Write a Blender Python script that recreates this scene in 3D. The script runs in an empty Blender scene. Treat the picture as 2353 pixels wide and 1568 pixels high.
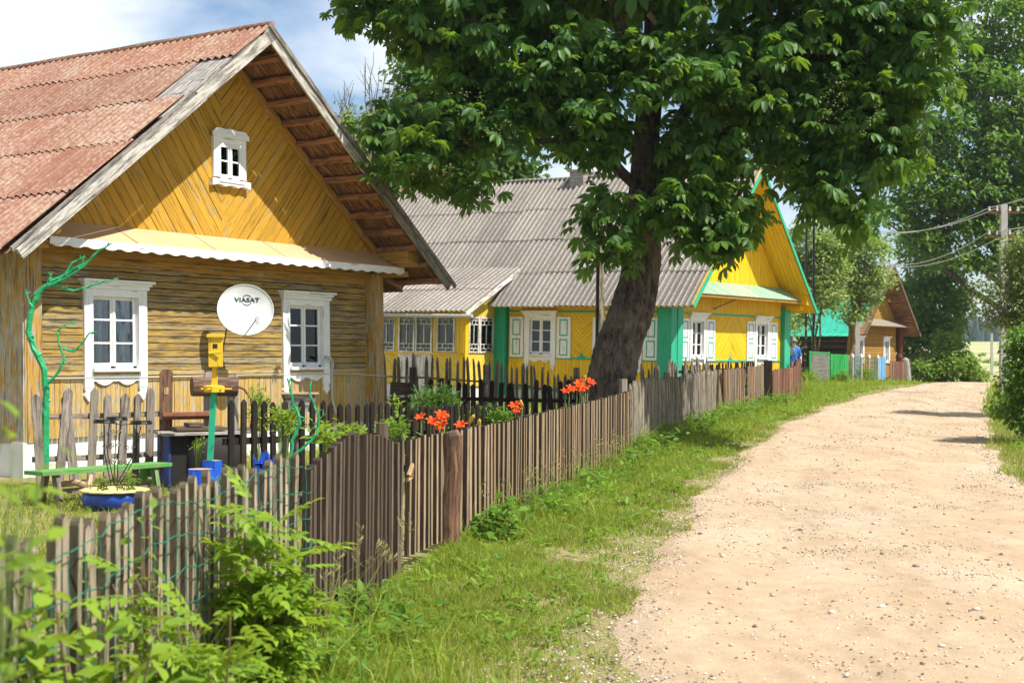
import bpy, math, random
import numpy as np
from mathutils import Vector, Matrix, Euler
R = random.Random(7)
NR = np.random.RandomState(11)
PI = math.pi
scene = bpy.context.scene
COL = scene.collection

# ------------------------------------------------------------------ camera, light, exposure
FPX = 3400.0 / 2352.0
cam_d = bpy.data.cameras.new("camera"); cam = bpy.data.objects.new("camera", cam_d); COL.objects.link(cam)
cam_d.sensor_width = 36; cam_d.lens = 36 * FPX; cam_d.clip_start = 0.05; cam_d.clip_end = 6000
cam.matrix_world = Matrix.Translation((0, 0, 1.6)) @ Matrix.Rotation(PI/2 + math.atan(27/3400), 4, 'X') @ Matrix.Rotation(0.006, 4, 'Z')
cam_d.dof.use_dof = True; cam_d.dof.focus_distance = 17.0; cam_d.dof.aperture_fstop = 5.0
scene.camera = cam
SUN_EL = math.radians(56.5)
sun_h = Vector((0.86, -0.51, 0)).normalized()
sun_dir = Vector((sun_h.x*math.cos(SUN_EL), sun_h.y*math.cos(SUN_EL), math.sin(SUN_EL)))
sl = bpy.data.lights.new("sun", 'SUN'); sl.energy = 4.9; sl.angle = math.radians(0.53); sl.color = (1.0, 0.955, 0.87)
so = bpy.data.objects.new("sun", sl); COL.objects.link(so)
so.rotation_euler = sun_dir.to_track_quat('Z', 'Y').to_euler(); so.location = (20, -12, 40)
scene.view_settings.view_transform = 'Standard'; scene.view_settings.look = 'None'
scene.view_settings.exposure = 0.75; scene.view_settings.gamma = 1

def build_world():
    w = bpy.data.worlds.new("World"); scene.world = w; w.use_nodes = True
    nt = w.node_tree; N = nt.nodes; L = nt.links; N.clear()
    out = N.new('ShaderNodeOutputWorld'); bg = N.new('ShaderNodeBackground')
    sky = N.new('ShaderNodeTexSky'); sky.sky_type = 'NISHITA'; sky.sun_disc = False
    sky.sun_elevation = SUN_EL; sky.sun_rotation = math.atan2(sun_h.x, sun_h.y)
    sky.air_density = 1.0; sky.dust_density = 0.15; sky.ozone_density = 3.5
    tc = N.new('ShaderNodeTexCoord')
    mp = N.new('ShaderNodeMapping'); mp.inputs['Scale'].default_value = (2.6, 2.6, 5.5); mp.inputs['Location'].default_value = CLOUD_LOC
    L.new(tc.outputs['Generated'], mp.inputs['Vector'])
    n1 = N.new('ShaderNodeTexNoise'); n1.inputs['Scale'].default_value = 1.5; n1.inputs['Detail'].default_value = 9; n1.inputs['Roughness'].default_value = 0.5
    n1.inputs['Distortion'].default_value = 0.25
    L.new(mp.outputs[0], n1.inputs['Vector'])
    cr = N.new('ShaderNodeValToRGB'); cr.color_ramp.elements[0].position = 0.42; cr.color_ramp.elements[1].position = 0.56
    L.new(n1.outputs['Fac'], cr.inputs[0])
    n2 = N.new('ShaderNodeTexNoise'); n2.inputs['Scale'].default_value = 2.3; n2.inputs['Detail'].default_value = 5
    L.new(mp.outputs[0], n2.inputs['Vector'])
    cc = N.new('ShaderNodeValToRGB'); cc.color_ramp.elements[0].position = 0.38; cc.color_ramp.elements[1].position = 0.6
    cc.color_ramp.elements[0].color = (6.2, 7.0, 8.2, 1); cc.color_ramp.elements[1].color = (9.4, 9.5, 9.7, 1)
    L.new(n2.outputs['Fac'], cc.inputs[0])
    mx = N.new('ShaderNodeMix'); mx.data_type = 'RGBA'
    L.new(cr.outputs[0], mx.inputs['Factor']); L.new(sky.outputs[0], mx.inputs[6]); L.new(cc.outputs[0], mx.inputs[7])
    bg.inputs['Strength'].default_value = 0.082
    L.new(mx.outputs[2], bg.inputs[0]); L.new(bg.outputs[0], out.inputs[0])
CLOUD_LOC = (0.35, 1.0, 0.2)
build_world()

# ------------------------------------------------------------------ helpers
def tag(o, label=None, cat=None, group=None, kind=None):
    if label: o['label'] = label
    if cat: o['category'] = cat
    if group: o['group'] = group
    if kind: o['kind'] = kind
    return o
def thing(name, loc, rot=(0, 0, 0), label=None, cat=None, group=None):
    o = bpy.data.objects.new(name, None); COL.objects.link(o); o.location = loc; o.rotation_euler = rot
    o.empty_display_size = 0.2
    return tag(o, label, cat, group)
def G(y):
    return float(np.interp(y, GY, GZ))
GY = [-60, 0, 18, 25, 35, 43, 50, 58, 66, 75, 90, 120, 200, 400, 700, 1500, 4000]
GZ = [0, 0, 0.0, 0.03, .19, .31, .40, .46, .38, .22, .02, 0.05, .8, 3.6, 7.4, 12, 30]

class MB:
    def __init__(s): s.v = []; s.f = []; s.uv = []; s.mi = []; s.cm = 0
    def add(s, vs, fs, uvf=None):
        b = len(s.v); s.v += [tuple(map(float, p)) for p in vs]
        for k, f in enumerate(fs):
            s.f.append(tuple(b + i for i in f)); s.mi.append(s.cm)
            s.uv += (uvf[k] if uvf else [(0.0, 0.0)] * len(f))
    def beam(s, p0, p1, w, t, side=None, taper=1.0, ends=True):
        """box from p0 to p1; w across 'side', t across the third axis; UV u runs along it in metres"""
        p0 = Vector(p0); p1 = Vector(p1); d = p1 - p0; ln = d.length
        if ln < 1e-6: return
        d /= ln
        if side is None: side = Vector((0, 0, 1)) if abs(d.z) < .9 else Vector((1, 0, 0))
        side = Vector(side); n = d.cross(side).normalized(); sd = n.cross(d).normalized()
        vs = []
        for q, k in ((p0, 1.0), (p1, taper)):
            for a, b in ((-1, -1), (1, -1), (1, 1), (-1, 1)):
                vs.append(q + sd * (a * w / 2 * k) + n * (b * t / 2 * k))
        fs = [(0, 3, 2, 1), (4, 5, 6, 7), (0, 1, 5, 4), (1, 2, 6, 5), (2, 3, 7, 6), (3, 0, 4, 7)]
        o = R.uniform(0, 50); q = R.uniform(0, 50); uv = []
        dims = [w, t, w, t]
        uv.append([(o, q), (o, q + w), (o + t, q + w), (o + t, q)]); uv.append([(o, q), (o, q + w), (o + t, q + w), (o + t, q)])
        acc = q
        for k in range(4):
            uv.append([(o, acc), (o, acc + dims[k]), (o + ln, acc + dims[k]), (o + ln, acc)]); acc += dims[k]
        s.add(vs, fs, uv)
    def box(s, x0, x1, y0, y1, z0, z1):
        dx, dy, dz = abs(x1 - x0), abs(y1 - y0), abs(z1 - z0)
        c = Vector(((x0 + x1) / 2, (y0 + y1) / 2, (z0 + z1) / 2))
        m = max(dx, dy, dz)
        if m == dz: s.beam(c - Vector((0, 0, dz / 2)), c + Vector((0, 0, dz / 2)), dx, dy, (1, 0, 0))
        elif m == dx: s.beam(c - Vector((dx / 2, 0, 0)), c + Vector((dx / 2, 0, 0)), dz, dy, (0, 0, 1))
        else: s.beam(c - Vector((0, dy / 2, 0)), c + Vector((0, dy / 2, 0)), dz, dx, (0, 0, 1))
    def tube(s, pts, rad, n=8, wob=0.0, cap=True):
        pts = [Vector(p) for p in pts]
        if not hasattr(rad, '__len__'): rad = [rad] * len(pts)
        vs = []; up = None; L = 0; us = []
        for i, p in enumerate(pts):
            d = (pts[min(i + 1, len(pts) - 1)] - pts[max(i - 1, 0)]).normalized()
            if up is None: up = Vector((0, 0, 1)) if abs(d.z) < .9 else Vector((1, 0, 0))
            a = d.cross(up).normalized(); b = a.cross(d).normalized(); up = b
            if i: L += (p - pts[i - 1]).length
            us.append(L)
            for k in range(n):
                t = 2 * PI * k / n; r = rad[i] * (1 + R.uniform(-wob, wob))
                vs.append(p + a * (r * math.cos(t)) + b * (r * math.sin(t)))
        fs = []; uv = []; o = R.uniform(0, 50)
        for i in range(len(pts) - 1):
            for k in range(n):
                k2 = (k + 1) % n
                fs.append((i * n + k, i * n + k2, (i + 1) * n + k2, (i + 1) * n + k))
                c = 2 * PI * rad[i] / n
                uv.append([(o + us[i], c * k), (o + us[i], c * (k + 1)), (o + us[i + 1], c * (k + 1)), (o + us[i + 1], c * k)])
        if cap:
            fs.append(tuple(range(n))[::-1]); uv.append([(0.0, 0.0)] * n)
            e = (len(pts) - 1) * n; fs.append(tuple(range(e, e + n))); uv.append([(0.0, 0.0)] * n)
        s.add(vs, fs, uv)
    def prism(s, poly, o, ex, ey, en, t, u_ax=None, emi=None):
        """extrude 2D polygon (in ex,ey from o) by thickness t along en. UV along u_ax (2D unit)"""
        o = Vector(o); ex = Vector(ex); ey = Vector(ey); en = Vector(en); n = len(poly)
        u_ax = u_ax or (1, 0); va = (-u_ax[1], u_ax[0]); q0 = R.uniform(0, 50); q1 = R.uniform(0, 50)
        vs = [o + ex * p[0] + ey * p[1] for p in poly] + [o + ex * p[0] + ey * p[1] + en * t for p in poly]
        P = [(p[0] * u_ax[0] + p[1] * u_ax[1] + q0, p[0] * va[0] + p[1] * va[1] + q1) for p in poly]
        fs = [tuple(range(n))[::-1], tuple(range(n, 2 * n))]; uv = [P[::-1], P]
        for i in range(n):
            j = (i + 1) % n; fs.append((i, j, n + j, n + i)); uv.append([P[i], P[j], (P[j][0], P[j][1] + t), (P[i][0], P[i][1] + t)])
        s.add(vs, fs, uv)
        if emi is not None:
            for k in range(n): s.mi[-1 - k] = emi
    def lathe(s, prof, c, n=24, axis=None, scal=(1, 1)):
        """prof: [(r,z)] revolved about axis through c"""
        c = Vector(c); az = Vector(axis or (0, 0, 1)).normalized()
        ax = az.cross(Vector((0, 1, 0)) if abs(az.y) < .9 else Vector((1, 0, 0))).normalized(); ay = az.cross(ax)
        vs = []; fs = []; uv = []
        for (r, z) in prof:
            for k in range(n):
                t = 2 * PI * k / n; vs.append(c + ax * (r * math.cos(t) * scal[0]) + ay * (r * math.sin(t) * scal[1]) + az * z)
        for i in range(len(prof) - 1):
            for k in range(n):
                k2 = (k + 1) % n; fs.append((i * n + k, i * n + k2, (i + 1) * n + k2, (i + 1) * n + k))
                uv.append([(prof[i][1], k * .05), (prof[i][1], k * .05 + .05), (prof[i + 1][1], k * .05 + .05), (prof[i + 1][1], k * .05)])
        s.add(vs, fs, uv)
    def build(s, name, mat, parent=None, origin=None, smooth=False):
        me = bpy.data.meshes.new(name)
        vs = s.v
        if origin is not None: vs = [(a - origin[0], b - origin[1], c - origin[2]) for a, b, c in vs]
        me.from_pydata(vs, [], s.f)
        uvl = me.uv_layers.new(name="uv"); uvl.data.foreach_set("uv", np.array(s.uv, dtype=np.float32).ravel())
        for m in (mat if isinstance(mat, (list, tuple)) else [mat]): me.materials.append(m)
        if isinstance(mat, (list, tuple)): me.polygons.foreach_set("material_index", s.mi)
        if smooth: me.polygons.foreach_set("use_smooth", [True] * len(me.polygons))
        me.update()
        ob = bpy.data.objects.new(name, me); COL.objects.link(ob)
        if parent: ob.parent = parent
        return ob

def fast_mesh(name, V, F, mat, parent=None, loc=None, smooth=False):
    """numpy mesh, F uniform (n,3) or (n,4)"""
    me = bpy.data.meshes.new(name); n, k = F.shape
    me.vertices.add(len(V)); me.vertices.foreach_set("co", np.ascontiguousarray(V, dtype=np.float32).ravel())
    me.loops.add(n * k); me.loops.foreach_set("vertex_index", np.ascontiguousarray(F, dtype=np.int32).ravel())
    me.polygons.add(n); me.polygons.foreach_set("loop_start", np.arange(0, n * k, k, dtype=np.int32))
    me.polygons.foreach_set("loop_total", np.full(n, k, dtype=np.int32))
    if smooth: me.polygons.foreach_set("use_smooth", np.ones(n, dtype=bool))
    me.materials.append(mat); me.update(); me.validate()
    ob = bpy.data.objects.new(name, me); COL.objects.link(ob)
    if parent: ob.parent = parent
    if loc is not None: ob.location = loc
    return ob

def clip(poly, a, b, c):
    """keep a*x+b*y<=c"""
    out = []
    for i in range(len(poly)):
        p, q = poly[i], poly[(i + 1) % len(poly)]
        dp = a * p[0] + b * p[1] - c; dq = a * q[0] + b * q[1] - c
        if dp <= 0: out.append(p)
        if (dp < 0 < dq) or (dq < 0 < dp):
            t = dp / (dp - dq); out.append((p[0] + t * (q[0] - p[0]), p[1] + t * (q[1] - p[1])))
    return out
def minus_rect(polys, x0, x1, y0, y1):
    out = []
    for p in polys:
        a = clip(p, 1, 0, x0); out.append(a)
        b = clip(p, -1, 0, -x1); out.append(b)
        m = clip(clip(p, -1, 0, -x0), 1, 0, x1)
        out.append(clip(m, 0, 1, y0)); out.append(clip(m, 0, -1, -y1))
    return [p for p in out if len(p) > 2]

class Fr:
    """wall frame: a along the wall, b outward, c up"""
    def __init__(s, o, ex, en): s.o = Vector(o); s.ex = Vector(ex); s.en = Vector(en); s.ez = Vector((0, 0, 1))
    def P(s, a, b, c): return s.o + s.ex * a + s.en * b + s.ez * c
    def box(s, mb, a0, a1, b0, b1, c0, c1, axis=None):
        da, db, dc = a1 - a0, b1 - b0, c1 - c0; ac, bc, cc = (a0 + a1) / 2, (b0 + b1) / 2, (c0 + c1) / 2
        ax = axis or ('a' if da >= max(db, dc) else ('c' if dc >= db else 'b'))
        if ax == 'a': mb.beam(s.P(a0, bc, cc), s.P(a1, bc, cc), dc, db, s.ez)
        elif ax == 'c': mb.beam(s.P(ac, bc, c0), s.P(ac, bc, c1), da, db, s.ex)
        else: mb.beam(s.P(ac, b0, cc), s.P(ac, b1, cc), dc, da, s.ez)
def boards(mb, F, poly, ang, width, gap=.006, t=.022, holes=(), b0=0.0, jit=.004):
    """clad polygon with strips running at angle ang"""
    polys = [poly]
    for h in holes: polys = minus_rect(polys, *h)
    ca, sa = math.cos(ang), math.sin(ang)
    ks = [-p[0] * sa + p[1] * ca for p in poly]
    k = min(ks)
    while k < max(ks):
        w = width * R.uniform(.94, 1.06); hi = k + w - gap; j = R.uniform(-jit, jit)
        for p in polys:
            q = clip(clip(p, sa, -ca, -k), -sa, ca, hi)
            if len(q) > 2:
                ar = abs(sum(q[i][0] * q[(i + 1) % len(q)][1] - q[(i + 1) % len(q)][0] * q[i][1] for i in range(len(q)))) / 2
                if ar > 1e-4: mb.prism(q, F.P(0, b0 + j, 0), F.ex, F.ez, F.en, t, (ca, sa))
        k += w

# ------------------------------------------------------------------ materials
def newmat(name):
    m = bpy.data.materials.new(name); m.use_nodes = True; nt = m.node_tree
    p = nt.nodes['Principled BSDF']; return m, nt, nt.nodes, nt.links, p
def tex(N, L, kind, vec, **kw):
    n = N.new('ShaderNodeTex' + kind)
    for k, v in kw.items():
        n.inputs[k].default_value = v
    if vec is not None: L.new(vec, n.inputs['Vector'])
    return n
def ramp(N, L, src, stops):
    r = N.new('ShaderNodeValToRGB'); e = r.color_ramp.elements
    while len(e) < len(stops): e.new(0.5)
    for i, (p, c) in enumerate(stops):
        e[i].position = p; e[i].color = (c if len(c) == 4 else (*c, 1)) if hasattr(c, '__len__') else (c, c, c, 1)
    L.new(src, r.inputs[0]); return r.outputs[0]
def mixc(N, L, fac, a, b, mode='MIX'):
    m = N.new('ShaderNodeMix'); m.data_type = 'RGBA'; m.blend_type = mode
    for s, i in ((fac, 0), (a, 6), (b, 7)):
        if hasattr(s, 'is_linked'): L.new(s, m.inputs[i])
        elif hasattr(s, '__len__'): m.inputs[i].default_value = (*s, 1) if len(s) == 3 else s
        else: m.inputs[i].default_value = s
    return m.outputs[2]
def mapping(N, L, src, scale=(1, 1, 1), rot=(0, 0, 0), loc=(0, 0, 0)):
    m = N.new('ShaderNodeMapping'); m.inputs['Scale'].default_value = scale; m.inputs['Rotation'].default_value = rot; m.inputs['Location'].default_value = loc
    L.new(src, m.inputs['Vector']); return m.outputs[0]
def bump(N, L, p, h, st=.3, dist=.01):
    b = N.new('ShaderNodeBump'); b.inputs['Strength'].default_value = st; b.inputs['Distance'].default_value = dist
    L.new(h, b.inputs['Height']); L.new(b.outputs[0], p.inputs['Normal'])
def island(N):
    g = N.new('ShaderNodeNewGeometry'); return g.outputs['Random Per Island']

def wood(name, paint, bare=(.33, .31, .28), wear=.5, dark=.5, vary=.25, rough=.75, spec=.25, scale=1.0, paint2=None):
    """painted or bare boards, grain along UV u"""
    m, nt, N, L, p = newmat(name)
    uv = N.new('ShaderNodeTexCoord').outputs['UV']; ri = island(N)
    v1 = mapping(N, L, uv, (1.6 * scale, 26 * scale, 1)); v2 = mapping(N, L, uv, (5 * scale, 130 * scale, 1)); v3 = mapping(N, L, uv, (2.2 * scale, 9 * scale, 1))
    n1 = tex(N, L, 'Noise', v1, Scale=1.0, Detail=6.0, Roughness=.6)
    n2 = tex(N, L, 'Noise', v2, Scale=1.0, Detail=3.0, Roughness=.6)
    n3 = tex(N, L, 'Noise', v3, Scale=1.3, Detail=8.0, Roughness=.72)
    c = paint
    if paint2 is not None:
        nn = tex(N, L, 'Noise', v3, Scale=.5, Detail=4.0); c = mixc(N, L, ramp(N, L, nn.outputs['Fac'], [(.4, 0.0), (.62, 1.0)]), paint, paint2)
    # worn paint
    sm = N.new('ShaderNodeMath'); sm.operation = 'ADD'
    L.new(n3.outputs['Fac'], sm.inputs[0])
    sm2 = N.new('ShaderNodeMath'); sm2.operation = 'MULTIPLY_ADD'; L.new(ri, sm2.inputs[0]); sm2.inputs[1].default_value = .16; sm2.inputs[2].default_value = -.08
    L.new(sm2.outputs[0], sm.inputs[1])
    e = .72 - wear * .36
    bareg = mixc(N, L, ramp(N, L, n2.outputs['Fac'], [(.35, 0.0), (.65, 1.0)]), tuple(x * .62 for x in bare), bare)
    c = mixc(N, L, ramp(N, L, sm.outputs[0], [(e - .05, 0.0), (e + .04, 1.0)]), c, bareg)
    # dark grime in streaks
    c = mixc(N, L, ramp(N, L, n1.outputs['Fac'], [(.30 + .12 * dark, 1.0), (.42 + .14 * dark, 0.0)]), c, mixc(N, L, .75, c, (.035, .03, .022)))
    # fine grain
    g = ramp(N, L, n2.outputs['Fac'], [(.3, .78), (.6, 1.08)]); c = mixc(N, L, 1.0, c, g, 'MULTIPLY')
    iv = ramp(N, L, ri, [(0, 1 - vary), (1, 1 + vary * .5)]); c = mixc(N, L, 1.0, c, iv, 'MULTIPLY')
    L.new(c, p.inputs['Base Color']); p.inputs['Roughness'].default_value = rough; p.inputs['Specular IOR Level'].default_value = spec
    bump(N, L, p, n2.outputs['Fac'], .35, .004)
    return m
def plain(name, col, rough=.6, metal=0.0, noise=.15, nscale=8.0, spec=.4, bmp=0.0):
    m, nt, N, L, p = newmat(name)
    oc = N.new('ShaderNodeTexCoord').outputs['Object']
    n = tex(N, L, 'Noise', oc, Scale=nscale, Detail=7.0, Roughness=.65)
    c = mixc(N, L, ramp(N, L, n.outputs['Fac'], [(.3, 0.0), (.7, 1.0)]), tuple(x * (1 - noise) for x in col), tuple(min(1, x * (1 + noise * .6)) for x in col))
    L.new(c, p.inputs['Base Color']); p.inputs['Roughness'].default_value = rough; p.inputs['Metallic'].default_value = metal
    p.inputs['Specular IOR Level'].default_value = spec
    if bmp: bump(N, L, p, n.outputs['Fac'], bmp, .02)
    return m
def roofmat(name, a, b, moss_shade, lich=(.62, .55, .47), stain=.5, lam=.17, valley_shade=.5):
    m, nt, N, L, p = newmat(name)
    uv = N.new('ShaderNodeTexCoord').outputs['UV']
    n1 = tex(N, L, 'Noise', mapping(N, L, uv, (1, 1, 1)), Scale=.55, Detail=5.0, Roughness=.6)
    n2 = tex(N, L, 'Noise', mapping(N, L, uv, (1, .55, 1)), Scale=24.0, Detail=8.0, Roughness=.75)
    n3 = tex(N, L, 'Noise', mapping(N, L, uv, (3.5, .5, 1)), Scale=1.6, Detail=6.0, Roughness=.65)
    c = mixc(N, L, ramp(N, L, n3.outputs['Fac'], [(.40, 0.0), (.60, 1.0)]), a, b)
    s = N.new('ShaderNodeMath'); s.operation = 'MULTIPLY_ADD'; L.new(n1.outputs['Fac'], s.inputs[0]); s.inputs[1].default_value = .6; L.new(n2.outputs['Fac'], s.inputs[2])
    c = mixc(N, L, ramp(N, L, s.outputs[0], [(.74, 0.0), (.92, .8)]), c, lich)
    c = mixc(N, L, ramp(N, L, n2.outputs['Fac'], [(.36, stain), (.5, 0.0)]), c, moss_shade)
    # shading of the corrugation put into the colour: sheet valleys painted darker
    g = N.new('ShaderNodeSeparateXYZ'); L.new(uv, g.inputs[0])
    ml = N.new('ShaderNodeMath'); ml.operation = 'MULTIPLY'; L.new(g.outputs[0], ml.inputs[0]); ml.inputs[1].default_value = 2 * PI / lam
    cs = N.new('ShaderNodeMath'); cs.operation = 'COSINE'; L.new(ml.outputs[0], cs.inputs[0])
    c = mixc(N, L, ramp(N, L, cs.outputs[0], [(0.0, valley_shade), (.55, 0.0)]), c, moss_shade)
    c = mixc(N, L, 1.0, c, ramp(N, L, island(N), [(0, .84), (1, 1.1)]), 'MULTIPLY')
    L.new(c, p.inputs['Base Color']); p.inputs['Roughness'].default_value = .9; p.inputs['Specular IOR Level'].default_value = .15
    bump(N, L, p, n2.outputs['Fac'], .3, .01)
    return m
def leafmat(name, c1, c2, trans=.35, gloss=.35, tcol=None, vary=1.0):
    m, nt, N, L, p = newmat(name)
    ri = island(N)
    c = mixc(N, L, ri, c1, c2)
    oc = N.new('ShaderNodeTexCoord').outputs['Object']
    n = tex(N, L, 'Noise', oc, Scale=.9, Detail=2.0)
    c = mixc(N, L, ramp(N, L, n.outputs['Fac'], [(.35, .75), (.65, 1.2)]), (0, 0, 0), c, 'MULTIPLY') if False else mixc(N, L, 1.0, c, ramp(N, L, n.outputs['Fac'], [(.35, .8), (.65, 1.0)]), 'MULTIPLY')
    L.new(c, p.inputs['Base Color']); p.inputs['Roughness'].default_value = .48; p.inputs['Specular IOR Level'].default_value = gloss * .7
    tr = N.new('ShaderNodeBsdfTranslucent')
    tc = tcol or (min(1, c2[0] * 2.4), min(1, c2[1] * 2.3), c2[2] * .8)
    L.new(mixc(N, L, .75, c, tc), tr.inputs['Color'])
    ms = N.new('ShaderNodeMixShader'); ms.inputs[0].default_value = trans
    L.new(p.outputs[0], ms.inputs[1]); L.new(tr.outputs[0], ms.inputs[2]); L.new(ms.outputs[0], N['Material Output'].inputs[0])
    return m
def glassmat():
    m, nt, N, L, p = newmat('window_glass')
    N.remove(p); gl = N.new('ShaderNodeBsdfGlossy'); gl.inputs['Roughness'].default_value = .03; gl.inputs['Color'].default_value = (.75, .8, .85, 1)
    tr = N.new('ShaderNodeBsdfTransparent'); tr.inputs['Color'].default_value = (.72, .76, .76, 1)
    fr = N.new('ShaderNodeFresnel'); fr.inputs['IOR'].default_value = 1.42
    oc = N.new('ShaderNodeTexCoord').outputs['Object']; n = tex(N, L, 'Noise', oc, Scale=2.5, Detail=2.0)
    b = N.new('ShaderNodeBump'); b.inputs['Strength'].default_value = .12; b.inputs['Distance'].default_value = .02; L.new(n.outputs['Fac'], b.inputs['Height'])
    L.new(b.outputs[0], gl.inputs['Normal']); L.new(b.outputs[0], fr.inputs['Normal'])
    ad = N.new('ShaderNodeMath'); ad.operation = 'ADD'; L.new(fr.outputs[0], ad.inputs[0]); ad.inputs[1].default_value = .0
    ms = N.new('ShaderNodeMixShader'); L.new(ad.outputs[0], ms.inputs[0]); L.new(tr.outputs[0], ms.inputs[1]); L.new(gl.outputs[0], ms.inputs[2])
    L.new(ms.outputs[0], N['Material Output'].inputs[0]); return m
def barkmat(name, a, b, sc=1.0):
    m, nt, N, L, p = newmat(name)
    oc = N.new('ShaderNodeTexCoord').outputs['Object']
    v = mapping(N, L, oc, (1, 1, .35))
    vo = tex(N, L, 'Voronoi', v, Scale=16.0 * sc); n = tex(N, L, 'Noise', v, Scale=14.0 * sc, Detail=8.0, Roughness=.7)
    n2 = tex(N, L, 'Noise', oc, Scale=1.6 * sc, Detail=4.0)
    c = mixc(N, L, ramp(N, L, n.outputs['Fac'], [(.38, 0.0), (.62, 1.0)]), a, b)
    c = mixc(N, L, ramp(N, L, n2.outputs['Fac'], [(.5, 0.0), (.7, .6)]), c, tuple(x * 1.6 for x in b))
    L.new(c, p.inputs['Base Color']); p.inputs['Roughness'].default_value = .95; p.inputs['Specular IOR Level'].default_value = .15
    h = N.new('ShaderNodeMath'); h.operation = 'ADD'; L.new(vo.outputs['Distance'], h.inputs[0]); L.new(n.outputs['Fac'], h.inputs[1])
    bump(N, L, p, h.outputs[0], .9, .05); return m
def roadmat():
    m, nt, N, L, p = newmat('dirt_road')
    oc = N.new('ShaderNodeTexCoord').outputs['Object']
    n1 = tex(N, L, 'Noise', mapping(N, L, oc, (1, .35, 1), (0, 0, -.3)), Scale=1.1, Detail=6.0, Roughness=.6)
    n2 = tex(N, L, 'Noise', oc, Scale=45.0, Detail=6.0, Roughness=.7)
    n3 = tex(N, L, 'Noise', mapping(N, L, oc, (1, .5, 1)), Scale=.45, Detail=3.0)
    vo = tex(N, L, 'Voronoi', oc, Scale=38.0)
    c = mixc(N, L, ramp(N, L, n1.outputs['Fac'], [(.35, 0.0), (.65, 1.0)]), (.40, .29, .185), (.475, .36, .245))
    c = mixc(N, L, ramp(N, L, n3.outputs['Fac'], [(.55, 0.0), (.75, .5)]), c, (.45, .385, .31))
    n5 = tex(N, L, 'Noise', mapping(N, L, oc, (1, .22, 1), (0, 0, -.33)), Scale=2.6, Detail=7.0, Roughness=.65)
    c = mixc(N, L, ramp(N, L, n5.outputs['Fac'], [(.52, 0.0), (.66, .55)]), c, (.33, .235, .15))
    n6 = tex(N, L, 'Noise', mapping(N, L, oc, (1, .6, 1)), Scale=7.0, Detail=8.0, Roughness=.75)
    c = mixc(N, L, 1.0, c, ramp(N, L, n6.outputs['Fac'], [(.3, .80), (.62, 1.06)]), 'MULTIPLY')
    pat = N.new('ShaderNodeMath'); pat.operation = 'MULTIPLY'
    L.new(ramp(N, L, vo.outputs['Distance'], [(.12, 1.0), (.3, 0.0)]), pat.inputs[0]); L.new(ramp(N, L, n1.outputs['Fac'], [(.42, 0.0), (.6, .8)]), pat.inputs[1])
    c = mixc(N, L, pat.outputs[0], c, mixc(N, L, vo.outputs['Color'], (.36, .31, .26), (.68, .6, .5)))
    c = mixc(N, L, ramp(N, L, n2.outputs['Fac'], [(.3, .4), (.42, 0.0)]), c, (.27, .20, .13))
    L.new(c, p.inputs['Base Color']); p.inputs['Roughness'].default_value = .95; p.inputs['Specular IOR Level'].default_value = .1
    h = N.new('ShaderNodeMath'); h.operation = 'ADD'; L.new(n2.outputs['Fac'], h.inputs[0]); L.new(n1.outputs['Fac'], h.inputs[1])
    bump(N, L, p, h.outputs[0], .5, .03); return m
def groundmat():
    m, nt, N, L, p = newmat('ground_soil')
    oc = N.new('ShaderNodeTexCoord').outputs['Object']
    n1 = tex(N, L, 'Noise', oc, Scale=1.3, Detail=6.0, Roughness=.65); n2 = tex(N, L, 'Noise', oc, Scale=26.0, Detail=6.0, Roughness=.7)
    c = mixc(N, L, ramp(N, L, n1.outputs['Fac'], [(.38, 0.0), (.6, 1.0)]), (.16, .19, .045), (.25, .21, .09))
    c = mixc(N, L, ramp(N, L, n2.outputs['Fac'], [(.45, 0.0), (.68, .8)]), c, (.40, .30, .18))
    sp = N.new('ShaderNodeSeparateXYZ'); L.new(oc, sp.inputs[0])
    mr = N.new('ShaderNodeMapRange'); mr.inputs[1].default_value = 88; mr.inputs[2].default_value = 130; L.new(sp.outputs[1], mr.inputs[0])
    nf = tex(N, L, 'Noise', mapping(N, L, oc, (.006, .03, 1)), Scale=1.0, Detail=4.0)
    fc = mixc(N, L, ramp(N, L, nf.outputs['Fac'], [(.4, 0.0), (.6, 1.0)]), (.40, .37, .20), (.28, .32, .13))
    c = mixc(N, L, mr.outputs[0], c, fc)
    L.new(c, p.inputs['Base Color']); p.inputs['Roughness'].default_value = 1.0; p.inputs['Specular IOR Level'].default_value = .05
    bump(N, L, p, n2.outputs['Fac'], .6, .04); return m

M = {}
M['ochre'] = wood('ochre_siding', (.44, .285, .075), (.33, .27, .17), wear=.52, dark=.62, paint2=(.30, .195, .06), vary=.14, scale=1.3)
M['ochre_low'] = wood('ochre_low_boards', (.55, .36, .10), (.47, .38, .24), wear=.55, dark=.2, paint2=(.47, .28, .07), vary=.12, scale=1.6)
M['ochre_gable'] = wood('ochre_gable_boards', (.53, .29, .028), (.38, .30, .17), wear=.24, dark=.22, paint2=(.46, .26, .03), vary=.14)
M['ochre_trim'] = wood('ochre_trim', (.43, .235, .045), (.42, .38, .32), wear=.3, dark=.4, vary=.2)
M['post_ochre'] = wood('worn_post', (.44, .25, .05), (.46, .42, .34), wear=.48, dark=.4, vary=.2)
M['grey_wood'] = wood('grey_weathered_wood', (.42, .39, .35), (.30, .27, .24), wear=.55, dark=.5, vary=.25)
M['barge'] = wood('barge_wood', (.50, .47, .42), (.34, .31, .28), wear=.5, dark=.6, vary=.1)
M['barge_dark'] = wood('barge_wood_dark', (.26, .235, .21), (.16, .14, .12), wear=.5, dark=.5, vary=.1)
M['soffit'] = wood('soffit_shingles', (.40, .20, .10), (.22, .12, .07), wear=.6, dark=.55, vary=.5)
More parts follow.
